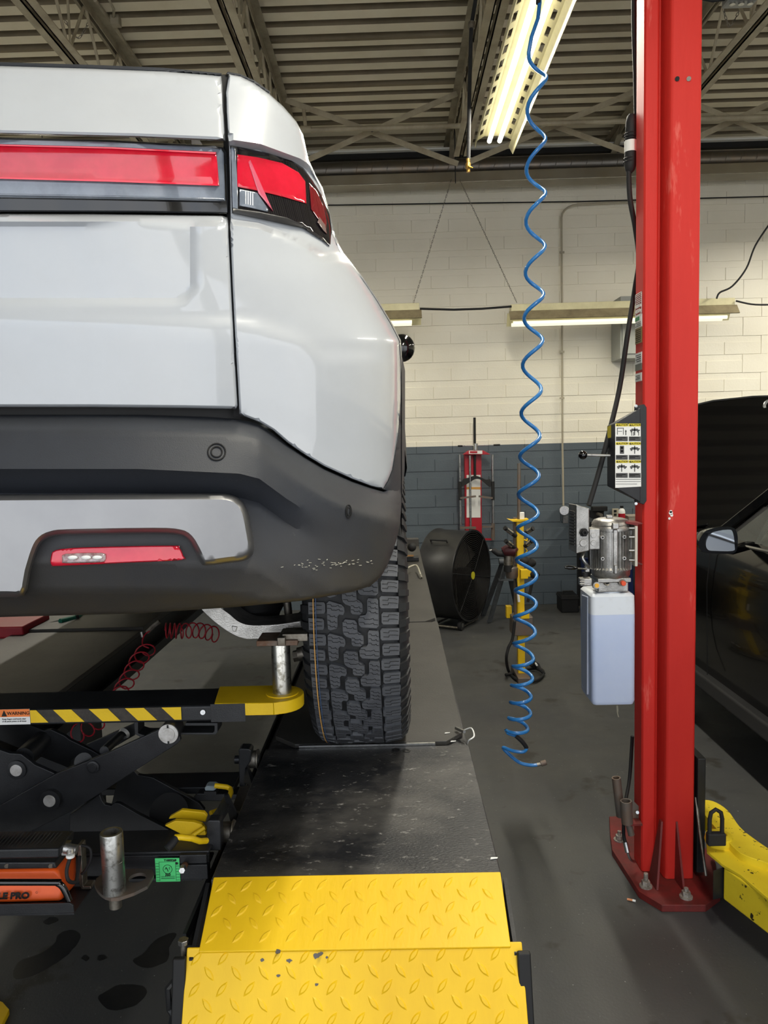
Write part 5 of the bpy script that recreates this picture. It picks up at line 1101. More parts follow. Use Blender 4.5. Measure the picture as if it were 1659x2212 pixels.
# base frame
Yb = 1.63
def zP(py, Y, px=300): return P(px, py, Y).z
MB().box((-1.30, Yb, zP(1893, Yb)), (P(452, 1870, Yb).x, Yb+.012, zP(1848, Yb))).box((-1.30, Yb, zP(1848, Yb)), (P(452, 1850, Yb).x, Yb+.10, zP(1848, Yb)+.008)).build('base_crossbar', m_jk, t, bev=.003)
MB().box((-1.30, Yb-.01, zP(1900, Yb)), (P(440, 1890, Yb).x, Yb+.10, zP(1893, Yb))).build('base_flange', m_jk, t, bev=.002)
MB().box((P(390, 1842, Yb).x, Yb-.012, zP(1862, Yb)), (P(449, 1842, Yb).x, Yb, zP(1843, Yb))).box((P(390, 1842, Yb).x, Yb-.012, zP(1896, Yb)), (P(450, 1842, Yb).x, Yb, zP(1864, Yb))).build('end_block', m_jk, t, bev=.002)
MB().box((-1.30, 2.06, ZR-.07), (P(515, 1740, 2.1).x, 2.16, ZR-.05)).build('rear_crossbar', m_jk, t, bev=.003)
gl = MB().box((P(340, 1870, Yb).x, Yb-.014, zP(1898, Yb)), (P(392, 1870, Yb).x, Yb-.012, zP(1848, Yb))).build('green_certificate_label', M('label_green', rgb(84, 214, 124), .5), t)
gx0, gx1, gz0, gz1 = P(340, 1870, Yb).x, P(392, 1870, Yb).x, zP(1898, Yb), zP(1848, Yb)
gcx = (gx0+gx1)/2; gcz = (gz0+gz1)/2; m = MB()
for k in range(7):
    z = gz0+(gz1-gz0)*(.06+k*.12)
    m.box((gx0+.001, Yb-.0146, z), (gx0+.008, Yb-.0142, z+.0006)); m.box((gx1-.008, Yb-.0146, z), (gx1-.001, Yb-.0142, z+.0006))
m.box((gx0+.0085, Yb-.0146, gz0+.002), (gx0+.0092, Yb-.0142, gz1-.008)); m.box((gx1-.0092, Yb-.0146, gz0+.002), (gx1-.0085, Yb-.0142, gz1-.008)); m.box((gx0+.0085, Yb-.0146, gz1-.0086), (gx1-.0085, Yb-.0142, gz1-.008))
for k in (.12, .16, .22): m.box((gx0+.012, Yb-.0146, gz0+k*(gz1-gz0)), (gx1-.012, Yb-.0142, gz0+k*(gz1-gz0)+.0007))
m.build('print_lines', M('dark_green', rgb(20, 80, 50), .6), gl)
MB().tube([Vector((gcx+.010*math.cos(a), Yb-.0145, gcz+.002+.010*math.sin(a))) for a in [k*math.pi/12 for k in range(24)]], .0005, 4, closed=True).build('round_seal', m_blk, gl)
text('A', (gcx-.003, Yb-.015, gcz+.004), .0085, m_blk, gl); text('L', (gcx+.001, Yb-.015, gcz+.000), .0085, m_blk, gl); text('I', (gcx+.0045, Yb-.015, gcz+.004), .0085, m_blk, gl); text('360', (gcx, Yb-.015, gcz-.011), .0082, m_blk, gl, bold=.0002)
text('T10003268', (gcx+.007, Yb-.015, gz1-.0045), .006, m_blk, gl, bold=.0002)
c = Vector((gx1-.006, Yb-.0142, gz1-.012)); MB().cyl(c, c-Vector((0, .0006, 0)), .003, 14).build('punch_dot', m_blk, gl)
MB().cyl(P(400, 1868, Yb-.012), P(396, 1874, Yb-.035), .0075, 6).build('lock_nut', M('rust_nut', rgb(130, 90, 66), .6, .5), t); MB().cyl(P(396, 1874, Yb-.035), P(393, 1881, Yb-.06), .0072, 6).build('stop_bolt', m_zinc, t, bev=.001)
# roller carriers and rollers
for (cx_, cy_, Yc, sc) in ((490, 1798, 1.74, 1.), (545, 1640, 2.12, 1.)):
    c = P(cx_, cy_, Yc)
    MB().lathe([(.012, -.022), (.028, -.022), (.029, -.019), (.0245, -.016), (.0245, .012), (.029, .015), (.028, .018), (.012, .018)], c, (1, 0, 0), 36).build('guide_roller', m_dzinc, t, smooth=True)
    MB().cyl(c-Vector((.05, 0, 0)), c+Vector((.02, 0, 0)), .012, 16).build('roller_axle', m_jk, t, smooth=True)
MB().pp([(446, 1776), (450, 1772), (472, 1772), (476, 1776), (478, 1838), (446, 1838)], 1.66, .03).build('front_carrier', m_jk, t, bev=.003)
MB().prism([P(446, 1776, 1.67), P(474, 1774, 1.67), P(498, 1735, 1.85), P(484, 1720, 1.9), P(470, 1745, 1.8)], (0, 0, -.012)).build('carrier_web', m_jk, t)
MB().prism([P(484, 1718, 1.86), P(492, 1718, 1.86), P(516, 1770, 1.8), P(500, 1785, 1.78)], (0, .01, 0)).build('carrier_gusset', m_jk, t)
MB().pp([(515, 1620), (520, 1617), (538, 1618), (543, 1622), (541, 1645), (531, 1660), (530, 1700), (517, 1700)], 2.08, .04).build('rear_carrier', m_jk, t, bev=.003)
MB().prism([P(531, 1648, 2.1), P(552, 1690, 2.04), P(545, 1700, 2.02), P(526, 1690, 2.06)], (0, .01, 0)).build('carrier_gusset', m_jk, t)
MB().prism([P(517, 1700, 2.04), P(545, 1695, 2.04), P(525, 1752, 1.86), P(500, 1750, 1.86)], (0, 0, -.01)).build('side_channel', M('dusty_channel', rgb(92, 84, 74), .6, col2=rgb(62, 58, 52), vs=12), t)
# latch hardware
yy_ = m_yel
MB().tube([P(464, 1697, 1.98), P(490, 1700, 1.98), P(498, 1704, 1.98), P(499, 1712, 1.96), P(489, 1736, 1.9), P(474, 1750, 1.88), P(455, 1757, 1.86)], .0068, 12).build('upper_pull_handle', yy_, t, smooth=True)
MB().pp([(355, 1784), (378, 1773), (418, 1776), (436, 1781), (443, 1790), (445, 1812), (402, 1808)], 1.70, .012).build('latch_plate', yy_, t, bev=.002)
MB().pp([(364, 1770), (366, 1765), (392, 1750), (440, 1755), (447, 1763), (444, 1776), (378, 1768)], 1.74, .012).build('latch_plate', yy_, t, bev=.002)
MB().tube([P(414, 1806, 1.69), P(444, 1787, 1.69)], .005, 10).build('latch_rib', yy_, t, smooth=True)
MB().tube([P(378, 1809, 1.59), P(390, 1808, 1.59), P(415, 1811, 1.6), P(432, 1817, 1.62), P(446, 1816, 1.64)], .0068, 12).build('lower_pull_handle', yy_, t, smooth=True)
MB().tube([P(381, 1810, 1.59), P(372, 1822, 1.58), P(361, 1834, 1.57)], [.0085, .009, .0085], 14).build('rubber_grip', m_rub, t, smooth=True)
MB().pp([(441, 1703), (446, 1698), (462, 1698), (469, 1703), (462, 1709), (443, 1709)], 2.0, .03).build('blue_grey_cap', M('cap_pale', rgb(150, 164, 170), .4), t, bev=.003); MB().pp([(441, 1710), (467, 1710), (467, 1718), (441, 1717)], 2.0, .03).build('cap_base', m_jk, t)
MB().pp([(418, 1722), (426, 1714), (515, 1716), (515, 1726), (480, 1731), (425, 1731)], 2.03, .05).build('cap_shelf', m_jk, t, bev=.003)
MB().cyl(P(365, 1755, 1.98), P(365, 1755, 1.94), .05, 30).build('cam_plate', m_under, t, smooth=True)
# air pump in its tray
t = thing('air_hydraulic_pump', 'orange air hydraulic pump with black foot pedal on the jack', 'pump', P(60, 1950, 1.5))
m_or_ = M('pump_orange', rgb(240, 96, 30), .4, col2=rgb(228, 88, 28), vs=10); YP = 1.47
fl = P(-420, 1868, YP).x
def quadbox(front, back, name, mat, par=t, bev=.004):
    n = len(front); m = MB().add([P(*q[:2], q[2]) for q in front]+[P(*q[:2], q[2]) for q in back], [tuple(range(n)), tuple(range(2*n-1, n-1, -1))]+[(i, i+n, (i+1) % n+n, (i+1) % n) for i in range(n)]); return m.build(name, mat, par, bev=bev)
quadbox([(-300, 1884, YP), (123, 1876, YP), (132, 1905, YP-.02), (134, 1948, YP-.02), (-300, 1960, YP-.02)], [(-260, 1835, YP+.1), (160, 1830, YP+.1), (166, 1850, YP+.1), (166, 1912, YP+.1), (-260, 1912, YP+.1)], 'reservoir', m_or_, bev=.008)
quadbox([(-300, 1862, YP-.002), (118, 1862, YP-.002), (123, 1877, YP-.002), (-300, 1884, YP-.002)], [(-260, 1826, YP+.1), (156, 1826, YP+.1), (158, 1834, YP+.1), (-260, 1836, YP+.1)], 'reservoir_lid', m_jk)
for px in (15, 110): MB().cyl(P(px, 1871, YP-.003), P(px, 1867, YP+.003), .005, 10).build('lid_screw', m_dzinc, t)
ped = quadbox([(-300, 1840, YP-.01), (127, 1833, YP-.01), (127, 1854, YP-.01), (-300, 1862, YP-.01)], [(-250, 1797, YP+.07), (161, 1793, YP+.07), (160, 1812, YP+.07), (-250, 1822, YP+.07)], 'foot_pedal', m_jk)
for k in range(30):
    f = k/29; x0 = -130+k*8.2
    m = MB().tube([P(x0, 1832-.0*x0, YP-.0)+Vector((0, 0, .002)), P(x0+26, 1801, YP+.055)+Vector((0, 0, .002))], .0013, 5); m.build('pedal_rib', m_jk, ped)
text('HTIC', P(134, 1811, YP+.045)+Vector((0, 0, .001)), .011, M('moulded_grey', rgb(60, 62, 66), .5), ped, ax=(.5, .8, .2), ay=(-.7, .6, .35))
MB().pp([(132, 1826), (146, 1826), (143, 1848), (133, 1848)], YP+.01, .02).build('air_fitting_bracket', m_zinc, t)
MB().cyl(P(140, 1832, YP+.0), P(166, 1836, YP-.0), .010, 14).cyl(P(152, 1836, YP-.01), P(152, 1846, YP-.015), .007, 12).build('air_fitting', m_alu, t, smooth=True)
MB().cyl(P(152, 1845, YP-.015), P(152, 1851, YP-.015), .0085, 14).build('fitting_collar', m_white, t, smooth=True)
MB().tube(catmull([P(152, 1851, YP-.015), P(144, 1880, YP-.02), P(148, 1902, YP-.02), P(163, 1905, YP+.0), P(168, 1885, YP+.02), P(172, 1850, YP+.05)], 6), .0038, 8).build('air_line', m_rub, t, smooth=True)
MB().tube(catmull([P(176, 1826, YP+.06), P(194, 1832, YP+.06), P(196, 1855, YP+.06), P(184, 1880, YP+.06), P(176, 1888, YP+.06)], 6), .003, 8).build('air_line', m_rub, t, smooth=True)
MB().tube(catmull([P(-200, 1906, YP-.035), P(100, 1906, YP-.035), P(125, 1908, YP-.035), P(138, 1920, YP-.035), P(150, 1946, YP-.035)], 5), .0065, 10).build('guard_rod', m_blackgl, t, smooth=True)
MB().pp([(166, 1826), (175, 1826), (180, 1915), (196, 1914), (197, 1921), (176, 1922), (170, 1910)], YP+.07, .025).build('angle_bracket', m_dzinc, t, bev=.002)
ztr = P(80, 1955, 1.42).z
MB().pp([(-400, 1962), (150, 1951), (158, 1956), (160, 1972), (-400, 1985)], 1.425, .004).build('tray_lip', m_jk, t, bev=.001)
MB().prism([P(-400, 1980, 1.43), P(160, 1972, 1.43), P(200, 1915, 1.56), P(-340, 1915, 1.56)], (0, 0, -.004)).build('tray_floor', m_jk, t)
m_bt = M('bold_black_print', rgb(18, 12, 10), .6)
c = P(74, 1934, YP-.022)
text('LE PRO', (P(75, 1933, YP).x, YP-.0235, c.z), .0185, m_bt, t, align='RIGHT', sx=1.08, shear=.18, bold=.0009)
MB().tube([Vector((P(80, 1928, YP-.022).x+.002*math.cos(a), YP-.0235, P(80, 1927, YP-.022).z+.002*math.sin(a))) for a in [k*math.pi/8 for k in range(16)]], .0003, 4, closed=True).build('trademark_ring', m_bt, t)
# adapter tube in its bracket
t = thing('tube_adapter', 'worn zinc tube adapter standing in a flat steel bracket by green label', 'adapter', P(248, 1955, 1.53))
c0 = P(248, 1925, 1.53); cz1 = P(245, 1797, 1.53).z
m_wz = M('pitted_zinc', rgb(184, 184, 180), .34, .95, col2=rgb(120, 118, 112), vs=55, lo=.5, hi=.66, col3=rgb(50, 44, 40), vs3=120, lo3=.66, hi3=.7)
L = cz1-c0.z
MB().lathe([(.0165, L-.02), (.0165, L), (.0225, L), (.0235, L-.002), (.0235, L*.53), (.0228, L*.525), (.0235, L*.52), (.0235, 0), (0, 0)], c0, (0, 0, 1), 40).build('tube_body', m_wz, t, smooth=True)
MB().cyl(c0+Vector((0, 0, L-.02)), c0+Vector((0, 0, L-.018)), .0165, 24).build('tube_bore', M('tan_bore', rgb(140, 124, 104), .7), t)
MB().cyl(c0-Vector((0, 0, .035)), c0, .013, 24).build('tube_spigot', m_dzinc, t, smooth=True)
zbk = c0.z
pl = [PZ(*q, zbk) for q in ((203, 1902), (222, 1886), (262, 1878), (300, 1876), (330, 1878), (333, 1890), (318, 1914), (290, 1928), (252, 1941), (232, 1940), (214, 1928), (204, 1912))]
hc = PZ(297, 1896, zbk)
def holed(poly, c, r, z, th, name, mat, par):
    n = 32; ang = sorted([(math.atan2(p.y-c.y, p.x-c.x), p) for p in [Vector(q) for q in poly]], key=lambda a: a[0])
    m = MB(); out = []
    for k in range(n):
        a = -math.pi+2*math.pi*k/n; d = Vector((math.cos(a), math.sin(a), 0)); best = None
        pp_ = [Vector(q) for q in poly]
        for i in range(len(pp_)):
            A_, B_ = pp_[i], pp_[(i+1) % len(pp_)]; e = B_-A_; den = d.x*e.y-d.y*e.x
            if abs(den) < 1e-9: continue
            tt = ((A_.x-c.x)*e.y-(A_.y-c.y)*e.x)/den; uu = ((A_.x-c.x)*d.y-(A_.y-c.y)*d.x)/den
            if tt > 0 and -1e-6 <= uu <= 1+1e-6 and (best is None or tt > best): best = tt
        out.append(c+d*(best or r*1.5))
    vs = []
    for zz_ in (z, z-th):
        for k in range(n): a = -math.pi+2*math.pi*k/n; vs.append((c.x+r*math.cos(a), c.y+r*math.sin(a), zz_))
        for k in range(n): vs.append((out[k].x, out[k].y, zz_))
    fs = []
    for k in range(n):
        j = (k+1) % n; fs += [(k, j, n+j, n+k), (2*n+k, 3*n+k, 3*n+j, 2*n+j), (k, 2*n+k, 2*n+j, j), (n+k, n+j, 3*n+j, 3*n+k)]
    return m.add(vs, fs).build(name, mat, par)
holed([Vector((p.x, p.y, 0)) for p in pl], Vector((hc.x, hc.y, 0)), .019, zbk, .007, 'bracket_plate', m_worn, t)
# ------------------------------------------------------------------ red coil hose
m_rc = M('red_hose', rgb(170, 26, 44), .4)
def helix(path, turns, rad, r, name, mat, par, n=16, tw=0.):
    path = [Vector(p) for p in path]; cum = [0]
    for a, b in zip(path, path[1:]): cum.append(cum[-1]+(b-a).length)
    pts = []; Nn = int(turns*n); prev = None
    for i in range(Nn+1):
        s = cum[-1]*i/Nn; k = max(j for j in range(len(cum)) if cum[j] <= s+1e-9); k = min(k, len(path)-2)
        f = (s-cum[k])/(cum[k+1]-cum[k]); c = path[k]+(path[k+1]-path[k])*f; d = (path[k+1]-path[k]).normalized()
        d = (path[min(k+2, len(path)-1)]-path[max(0, k-1)]).normalized()
        x = d.cross(Vector((0, .3, 1))).normalized(); y = d.cross(x); x = (x+d*1.1*(1 if x.dot(d) > -2 else 1)).normalized(); a = 2*math.pi*i/n+tw; pts.append(c+x*math.cos(a)*rad+y*math.sin(a)*rad)
    return MB().tube(pts, r, 7).build(name, mat, par, smooth='all')
t = thing('red_coil_hose', 'thin red coiled air hose between the runways under the pickup', 'hose', P(300, 1600, 3.0))
helix(catmull([P(470, 1372, 3.0), P(430, 1362, 3.0), P(390, 1363, 3.0), P(355, 1362, 3.05)], 6), 9, .030, .0028, 'coil', m_rc, t)
helix(catmull([P(322, 1398, 3.0), P(300, 1425, 2.95), P(280, 1462, 2.9), P(262, 1492, 2.85), P(230, 1540, 2.75), P(200, 1565, 2.7), P(160, 1588, 2.65)], 6), 11.5, .033, .003, 'coil', m_rc, t)
MB().tube(catmull([P(344, 1343, 3.05), P(330, 1358, 3.05), P(312, 1372, 3.03), P(308, 1392, 3.0), P(322, 1400, 3.0)], 5), .003, 7).build('hose_end', m_rc, t, smooth='all')
MB().tube([P(345, 1342, 3.05), P(332, 1352, 3.05), P(318, 1366, 3.05)], .009, 8).build('hose_fitting', m_dzinc, t, smooth=True)
MB().cyl(P(305, 1365, 3.05), P(307, 1376, 3.05), .006, 8).build('drain_tip', m_zinc, t)
# ------------------------------------------------------------------ blue coil hose
m_bh = M('blue_hose', rgb(48, 128, 198), .28, col2=rgb(34, 106, 176), vs=8, coat=.3)
Rr = [(1180, 165), (1178, 298), (1178, 415), (1177, 530), (1174, 634), (1172, 733), (1169, 839), (1166, 939), (1164, 1025), (1162, 1107), (1160, 1177), (1159, 1242), (1158, 1302), (1156, 1363), (1152, 1421), (1150, 1464), (1147, 1504), (1146, 1540), (1140, 1574)]
Ll = [(1142, 114), (1139, 235), (1137, 364), (1136, 475), (1135, 586), (1132, 685), (1129, 786), (1126, 890), (1123, 984), (1120, 1066), (1118, 1140), (1115.6, 1208), (1113, 1275), (1111, 1333), (1110, 1390), (1108, 1439), (1105, 1480), (1103, 1517), (1099, 1551), (1092.5, 1576)]
seq = []
for i in range(19): seq += [Ll[i], Rr[i]]
seq.append(Ll[19]); YH = 3.7; pts = [P(1165, -30, YH), P(1166, 5, YH), P(1162, 40, YH), P(1148, 80, YH)]
cz = [P(x, y, YH) for x, y in seq]
for i in range(len(cz)-1):
    a, b = cz[i], cz[i+1]; cxm = (a.x+b.x)/2; rad = (b.x-a.x)/2
    for k in range(8):
        f = k/8; ph = math.pi*f; x = cxm-rad*math.cos(ph); side = 1 if i % 2 == 0 else -1
        pts.append(Vector((x, YH+side*abs(rad)*math.sin(ph), a.z+(b.z-a.z)*f)))
t = thing('coil_air_hose', 'blue coiled air hose hanging down beside the red column', 'hose', P(1165, 1650, YH))
pts.append(cz[-1]); e = P(1114, 1589, YH-.04)
pts += [P(1098, 1584, YH-.03), e]
MB().tube(pts, .0092, 10).build('hose_coil', m_bh, t, smooth='all')
tail = catmull([e, P(1128, 1602, YH-.04), P(1137, 1616, YH-.03), P(1130, 1624, YH-.05), P(1108, 1622, YH-.04), P(1087, 1615, YH), P(1100, 1630, YH), P(1122, 1647, YH), P(1145, 1653, YH), P(1162, 1652, YH)], 8)
MB().tube(tail, .0085, 10).build('hose_tail', m_bh, t, smooth='all')
MB().tube(tail[:17], .0108, 10).build('black_wrap', m_rub, t, smooth='all')
MB().cyl(P(1160, 1652, YH), P(1170, 1650, YH), .009, 12).build('hose_barb', m_dzinc, t, smooth=True); MB().cyl(P(1168, 1650, YH), P(1180, 1646, YH), .014, 14).build('coupler', m_worn, t, smooth=True, bev=.002)
MB().cyl(P(1163, 8, YH), P(1164, -10, YH), .012, 10).build('top_fitting', m_rub, t, smooth=True)
MB().cyl(P(1165, -28, YH), Vector((P(1165, -28, YH).x, YH, ZC)), .012, 10).build('supply_pipe', m_dzinc, t, smooth=True)
# ------------------------------------------------------------------ things by the back wall
YW = 8.5; Wp = lambda x, y, dy=0: P(x, y, YW+dy)
t = thing('bearing_puller', 'red wall hung puller press with steel rods and T handle', 'tool', Wp(1027, 1165))
m_rp = M('puller_red', rgb(170, 22, 40), .4)
MB().pp([(1004, 980), (1040, 980), (1041, 1163), (1006, 1163)], YW+.04, .110).build('back_plate', m_rp, t, bev=.004)
MB().pp([(1000, 982), (1013, 973), (1044, 973), (1060, 982)], YW-.06, .1).build('top_bridge', m_rp, t, bev=.003)
MB().pp([(1013, 973.5), (1042, 973.5), (1042, 980.5), (1013, 980.5)], YW-.063, .002).build('name_label', m_white, t)
MB().pp([(1015, 974.5), (1031, 974.5), (1031, 979), (1015, 979)], YW-.066, .002).build('label_print', m_rp, t)
MB().pp([(1008, 1026), (1038, 1026), (1038, 1118), (1008, 1118)], YW+.035, .004).build('instruction_sticker', m_white, t)
MB().pp([(1008, 1052), (1038, 1052), (1038, 1057), (1008, 1057)], YW+.033, .002).build('orange_band', M('label_orange'), t) if 'label_orange' in MATS and False else MB().pp([(1008, 1052), (1038, 1052), (1038, 1057), (1008, 1057)], YW+.033, .002).build('orange_band', m_or, t)
for x, y0, y1, d in ((993, 982, 1135, -.05), (1015, 984, 1140, -.05), (1064, 982, 1135, -.05)): MB().cyl(Wp(x, y0, d), Wp(x+2, y1, d), .011, 14).build('steel_rod', m_zinc, t, smooth=True); 
for x in (993, 1064): MB().cyl(Wp(x+.5, 1040, -.05), Wp(x+1, 1080, -.05), .019, 14).build('rod_collar', m_rub, t, smooth=True)
MB().pp(c2([(996, 1052), (1000, 1036), (1012, 1032), (1025, 1028), (1036, 1030), (1050, 1036), (1060, 1036), (1060, 1052), (1050, 1046), (1038, 1036), (1027, 1035), (1018, 1040), (1008, 1046)], 3), YW-.06, .02).build('arched_yoke', m_rub, t, bev=.002)
MB().bar(Wp(994, 1076, -.07), Wp(1028, 1072, -.07), .03, .02).build('jaw_finger', m_worn, t); MB().bar(Wp(1034, 1072, -.07), Wp(1064, 1076, -.07), .02, .02).build('jaw_finger', m_worn, t)
MB().bar(Wp(994, 1140, -.07), Wp(1028, 1140, -.07), .04, .025).build('jaw_finger', m_worn, t); MB().bar(Wp(1042, 1138, -.07), Wp(1064, 1138, -.07), .025, .02).build('jaw_finger', m_worn, t)
MB().cyl(Wp(1065, 1130, -.05), Wp(1065, 1166, -.05), .02, 12).build('foot_stud', m_worn, t); MB().cyl(Wp(1017, 1140, -.05), Wp(1017, 1152, -.05), .02, 12).build('foot_stud', m_worn, t)
MB().cyl(Wp(1025, 902, -.02), Wp(1026, 1030, -.02), .014, 14).build('centre_screw', m_rub, t, smooth=True); MB().cyl(Wp(1027, 958, -.02), Wp(1027, 972, -.02), .026, 18).build('screw_nut', m_zinc, t, smooth=True)
MB().cyl(Wp(996, 963, -.03), Wp(1074, 961, -.03), .006, 10).build('tee_bar', m_zinc, t, smooth=True)
for a, b in ((989, 999), (1066, 1080)): MB().cyl(Wp(a, 963.5 if a < 1000 else 961.5, -.03), Wp(b, 963.5 if a < 1000 else 961, -.03), .010, 10).build('bar_grip', m_rub, t, smooth=True)
MB().bar(Wp(1005, 1164), Wp(1064, 1165), .02, .02).build('bottom_bar', m_rp, t)
# drum fan
t = thing('drum_fan', 'large black drum fan standing on the floor beside the runway', 'fan', (.60, 7.75, 0))
fd = Vector((.86, -.51, 0)).normalized(); fc = Vector((.60, 7.78, .53)); RF = .47
m_fan = M('fan_black', rgb(26, 26, 28), .4, col2=rgb(40, 40, 40), vs=5)
MB().lathe([(RF-.02, .20), (RF, .2), (RF, .19), (RF-.012, .17), (RF-.012, -.17), (RF, -.19), (RF, -.2), (RF-.02, -.2), (RF-.03, .19)], fc, fd, 72).build('drum', m_fan, t, smooth=True)
MB().lathe([(RF-.02, -.19), (0, -.19)], fc, fd, 48).build('rear_grille_plate', m_fan, t)
m = MB()
for k in range(22):
    r = .05+k*.0195; ux = fd.cross(Vector((0, 0, 1))); m.tube([fc+fd*(.19+.015*(1-(r/RF)**2))+(ux*math.cos(a)+Vector((0, 0, 1))*math.sin(a))*r for a in [q*2*math.pi/40 for q in range(40)]], .0028, 4, closed=True)
tag(m.build('guard_rings', M('guard_dark', rgb(34, 32, 30), .5), t), kind='stuff')
for k in range(6):
    a = k*math.pi/3+.2; ux = fd.cross(Vector((0, 0, 1))); d = ux*math.cos(a)+Vector((0, 0, 1))*math.sin(a)
    MB().tube([fc+fd*.208+d*.05, fc+fd*.195+d*(RF-.01)], .004, 6).build('guard_spoke', m_fan, t)
for k in range(3):
    a = k*2*math.pi/3+.4; ux = fd.cross(Vector((0, 0, 1))); d = ux*math.cos(a)+Vector((0, 0, 1))*math.sin(a); e = fd.cross(d)
    MB().prism([fc+d*.06-e*.05+fd*.02, fc+d*.42-e*.12+fd*.05, fc+d*.42+e*.1-fd*.04, fc+d*.06+e*.05-fd*.02], fd*.004).build('fan_blade', M('blade_grey', rgb(60, 58, 54), .5), t)
MB().cyl(fc+fd*.05, fc+fd*.15, .08, 20).build('fan_motor', m_fan, t, smooth=True)
MB().cyl(fc+fd*.205, fc+fd*.212, .04, 20).build('hub_badge', M('badge_yellow', rgb(190, 184, 40), .5), t)
ux = fd.cross(Vector((0, 0, 1))).normalized()
hp = [fc+(-ux*math.cos(a)+Vector((0, 0, 1))*math.sin(a))*RF*0+Vector((0, 0, 0)) for a in (0,)]
fwd = Vector((-ux.x, -ux.y, 0)); fwd = fwd if fwd.y < 0 else -fwd
nn_ = (fwd*math.cos(.9)+Vector((0, 0, 1))*math.sin(.9))
hc_ = fc+nn_*RF-fd*.02
MB().tube([hc_-fd*.09, hc_-fd*.09+nn_*.03, hc_+fd*.09+nn_*.03, hc_+fd*.09], .009, 8).build('carry_handle', m_rub, t, smooth=True)
for sgn in (1, -1):
    wc_ = Vector((fc.x, fc.y, .055))+fd*.16+ux*.2*sgn
    if sgn == (1 if (ux.y < 0) else -1): MB().lathe([(.02, -.018), (.05, -.018), (.055, -.008), (.055, .008), (.05, .018), (.02, .018)], wc_, fd, 28).build('wheel', m_rub, t, smooth=True); MB().cyl(wc_-fd*.02, wc_+fd*.02, .022, 16).build('wheel_hub', m_zinc, t)
MB().tube([Vector((fc.x, fc.y, .03))+fd*.15-ux*.22, Vector((fc.x, fc.y, .03))+fd*.15+ux*.22], .012, 8).tube([Vector((fc.x, fc.y, .03))-fd*.15-ux*.22, Vector((fc.x, fc.y, .03))-fd*.15+ux*.22], .012, 8).tube([Vector((fc.x, fc.y, .03))+fd*.15+ux*.22, Vector((fc.x, fc.y, .03))-fd*.15+ux*.22], .012, 8).tube([Vector((fc.x, fc.y, .03))+fd*.15-ux*.22, Vector((fc.x, fc.y, .03))-fd*.15-ux*.22], .012, 8).build('stand', m_dzinc, t)
for d_ in (.15, -.15):
    for s_ in (.2, -.2): MB().tube([Vector((fc.x, fc.y, .03))+fd*d_+ux*s_, Vector((fc.x, fc.y, .16))+fd*d_+ux*s_], .010, 6).build('stand_leg', m_fan, t)
# A-frame stand
m_gs = M('grey_stand', rgb(84, 88, 92), .5, col2=rgb(64, 66, 68), vs=12)
t = thing('work_stand', 'grey splayed leg work stand leaning near the strut compressor', 'stand', (1.12, 7.6, 0))
for (a, b, ya, yb_) in (((1086, 1215), (1043, 1330), 7.7, 8.1), ((1092, 1222), (1057, 1344), 7.6, 7.75), ((1096, 1218), (1118, 1318), 7.7, 8.1), ((1098, 1225), (1128, 1330), 7.6, 7.8)):
    pb_ = PZ(b[0], b[1], .01); MB().bar(P(a[0], a[1], ya), pb_, .055, .02).build('leg', m_gs, t, bev=.003)
MB().cyl(P(1078, 1213, 7.65), P(1110, 1212, 7.65), .03, 16).build('top_tube', m_gs, t, smooth=True)
MB().bar(P(1076, 1252, 7.66), P(1112, 1252, 7.66), .06, .015).build('spreader', m_gs, t)
# strut compressor
YS = 5.9; Q = lambda x, y, dy=0: P(x, y, YS+dy)
t = thing('strut_compressor', 'yellow post strut spring compressor standing behind the blue hose', 'tool stand', (P(1128, 1460, YS).x, YS, 0))
MB().box((Q(1118, 1300).x, YS, .05), (Q(1133, 1300).x, YS+.06, Q(1125, 1122).z)).build('post', m_yel, t, bev=.003)
MB().box((Q(1112, 1122).x, YS+.06, Q(1112, 1350).z), (Q(1120, 1122).x, YS+.1, Q(1112, 1120).z)).build('rear_post', m_worn, t)
MB().cyl(Q(1121, 1122, .03), Q(1121, 1001, .03), .0135, 14).build('screw_rod', m_worn, t, smooth=True)
MB().box((Q(1123, 1120).x, YS, Q(1124, 1122).z), (Q(1133, 1120).x, YS+.04, Q(1128, 1107).z)).build('white_cap', m_white, t, bev=.002)
MB().pp([(1098, 1122), (1108, 1124), (1142, 1121), (1142, 1124), (1120, 1127), (1108, 1127)], YS-.02, .1).build('top_plate', m_yel, t)
for a, b in (((1114, 1158), (1090, 1140)), ((1112, 1184), (1092, 1168)), ((1134, 1152), (1152, 1141)), ((1134, 1180), (1150, 1168))):
    MB().cyl(Q(*a, -.02), Q(*b, -.08), .017, 14).build('roller_arm', m_rub, t, smooth=True); d_ = (Q(*b, -.08)-Q(*a, -.02))
    MB().cyl(Q(*a, -.02)+d_*.35, Q(*a, -.02)+d_*.85, .0178, 14).build('arm_sleeve', m_zinc, t, smooth=True)
MB().tube([Q(1134, 1148, -.01), Q(1140, 1160, -.03), Q(1138, 1168, -.03), Q(1132, 1166, -.03)], .007, 8).build('hook', m_yel, t); MB().tube([Q(1132, 1180, -.02), Q(1139, 1190, -.02), Q(1132, 1198, -.02)], .005, 6).build('spring_clip', m_yel, t)
MB().box((Q(1122, 1246).x, YS-.06, Q(1122, 1248).z), (Q(1138, 1246).x, YS, Q(1122, 1228).z)).box((Q(1138, 1246).x, YS-.02, Q(1140, 1245).z), (Q(1156, 1246).x, YS+.02, Q(1140, 1231).z)).build('lower_yoke', m_yel, t, bev=.004)
MB().lathe([(.02, 0), (.045, 0), (.05, .02), (.05, .08), (.04, .09), (.02, .09)], Q(1106, 1248, .02), (0, 0, 1), 24).build('spring_cup', m_worn, t, smooth=True)
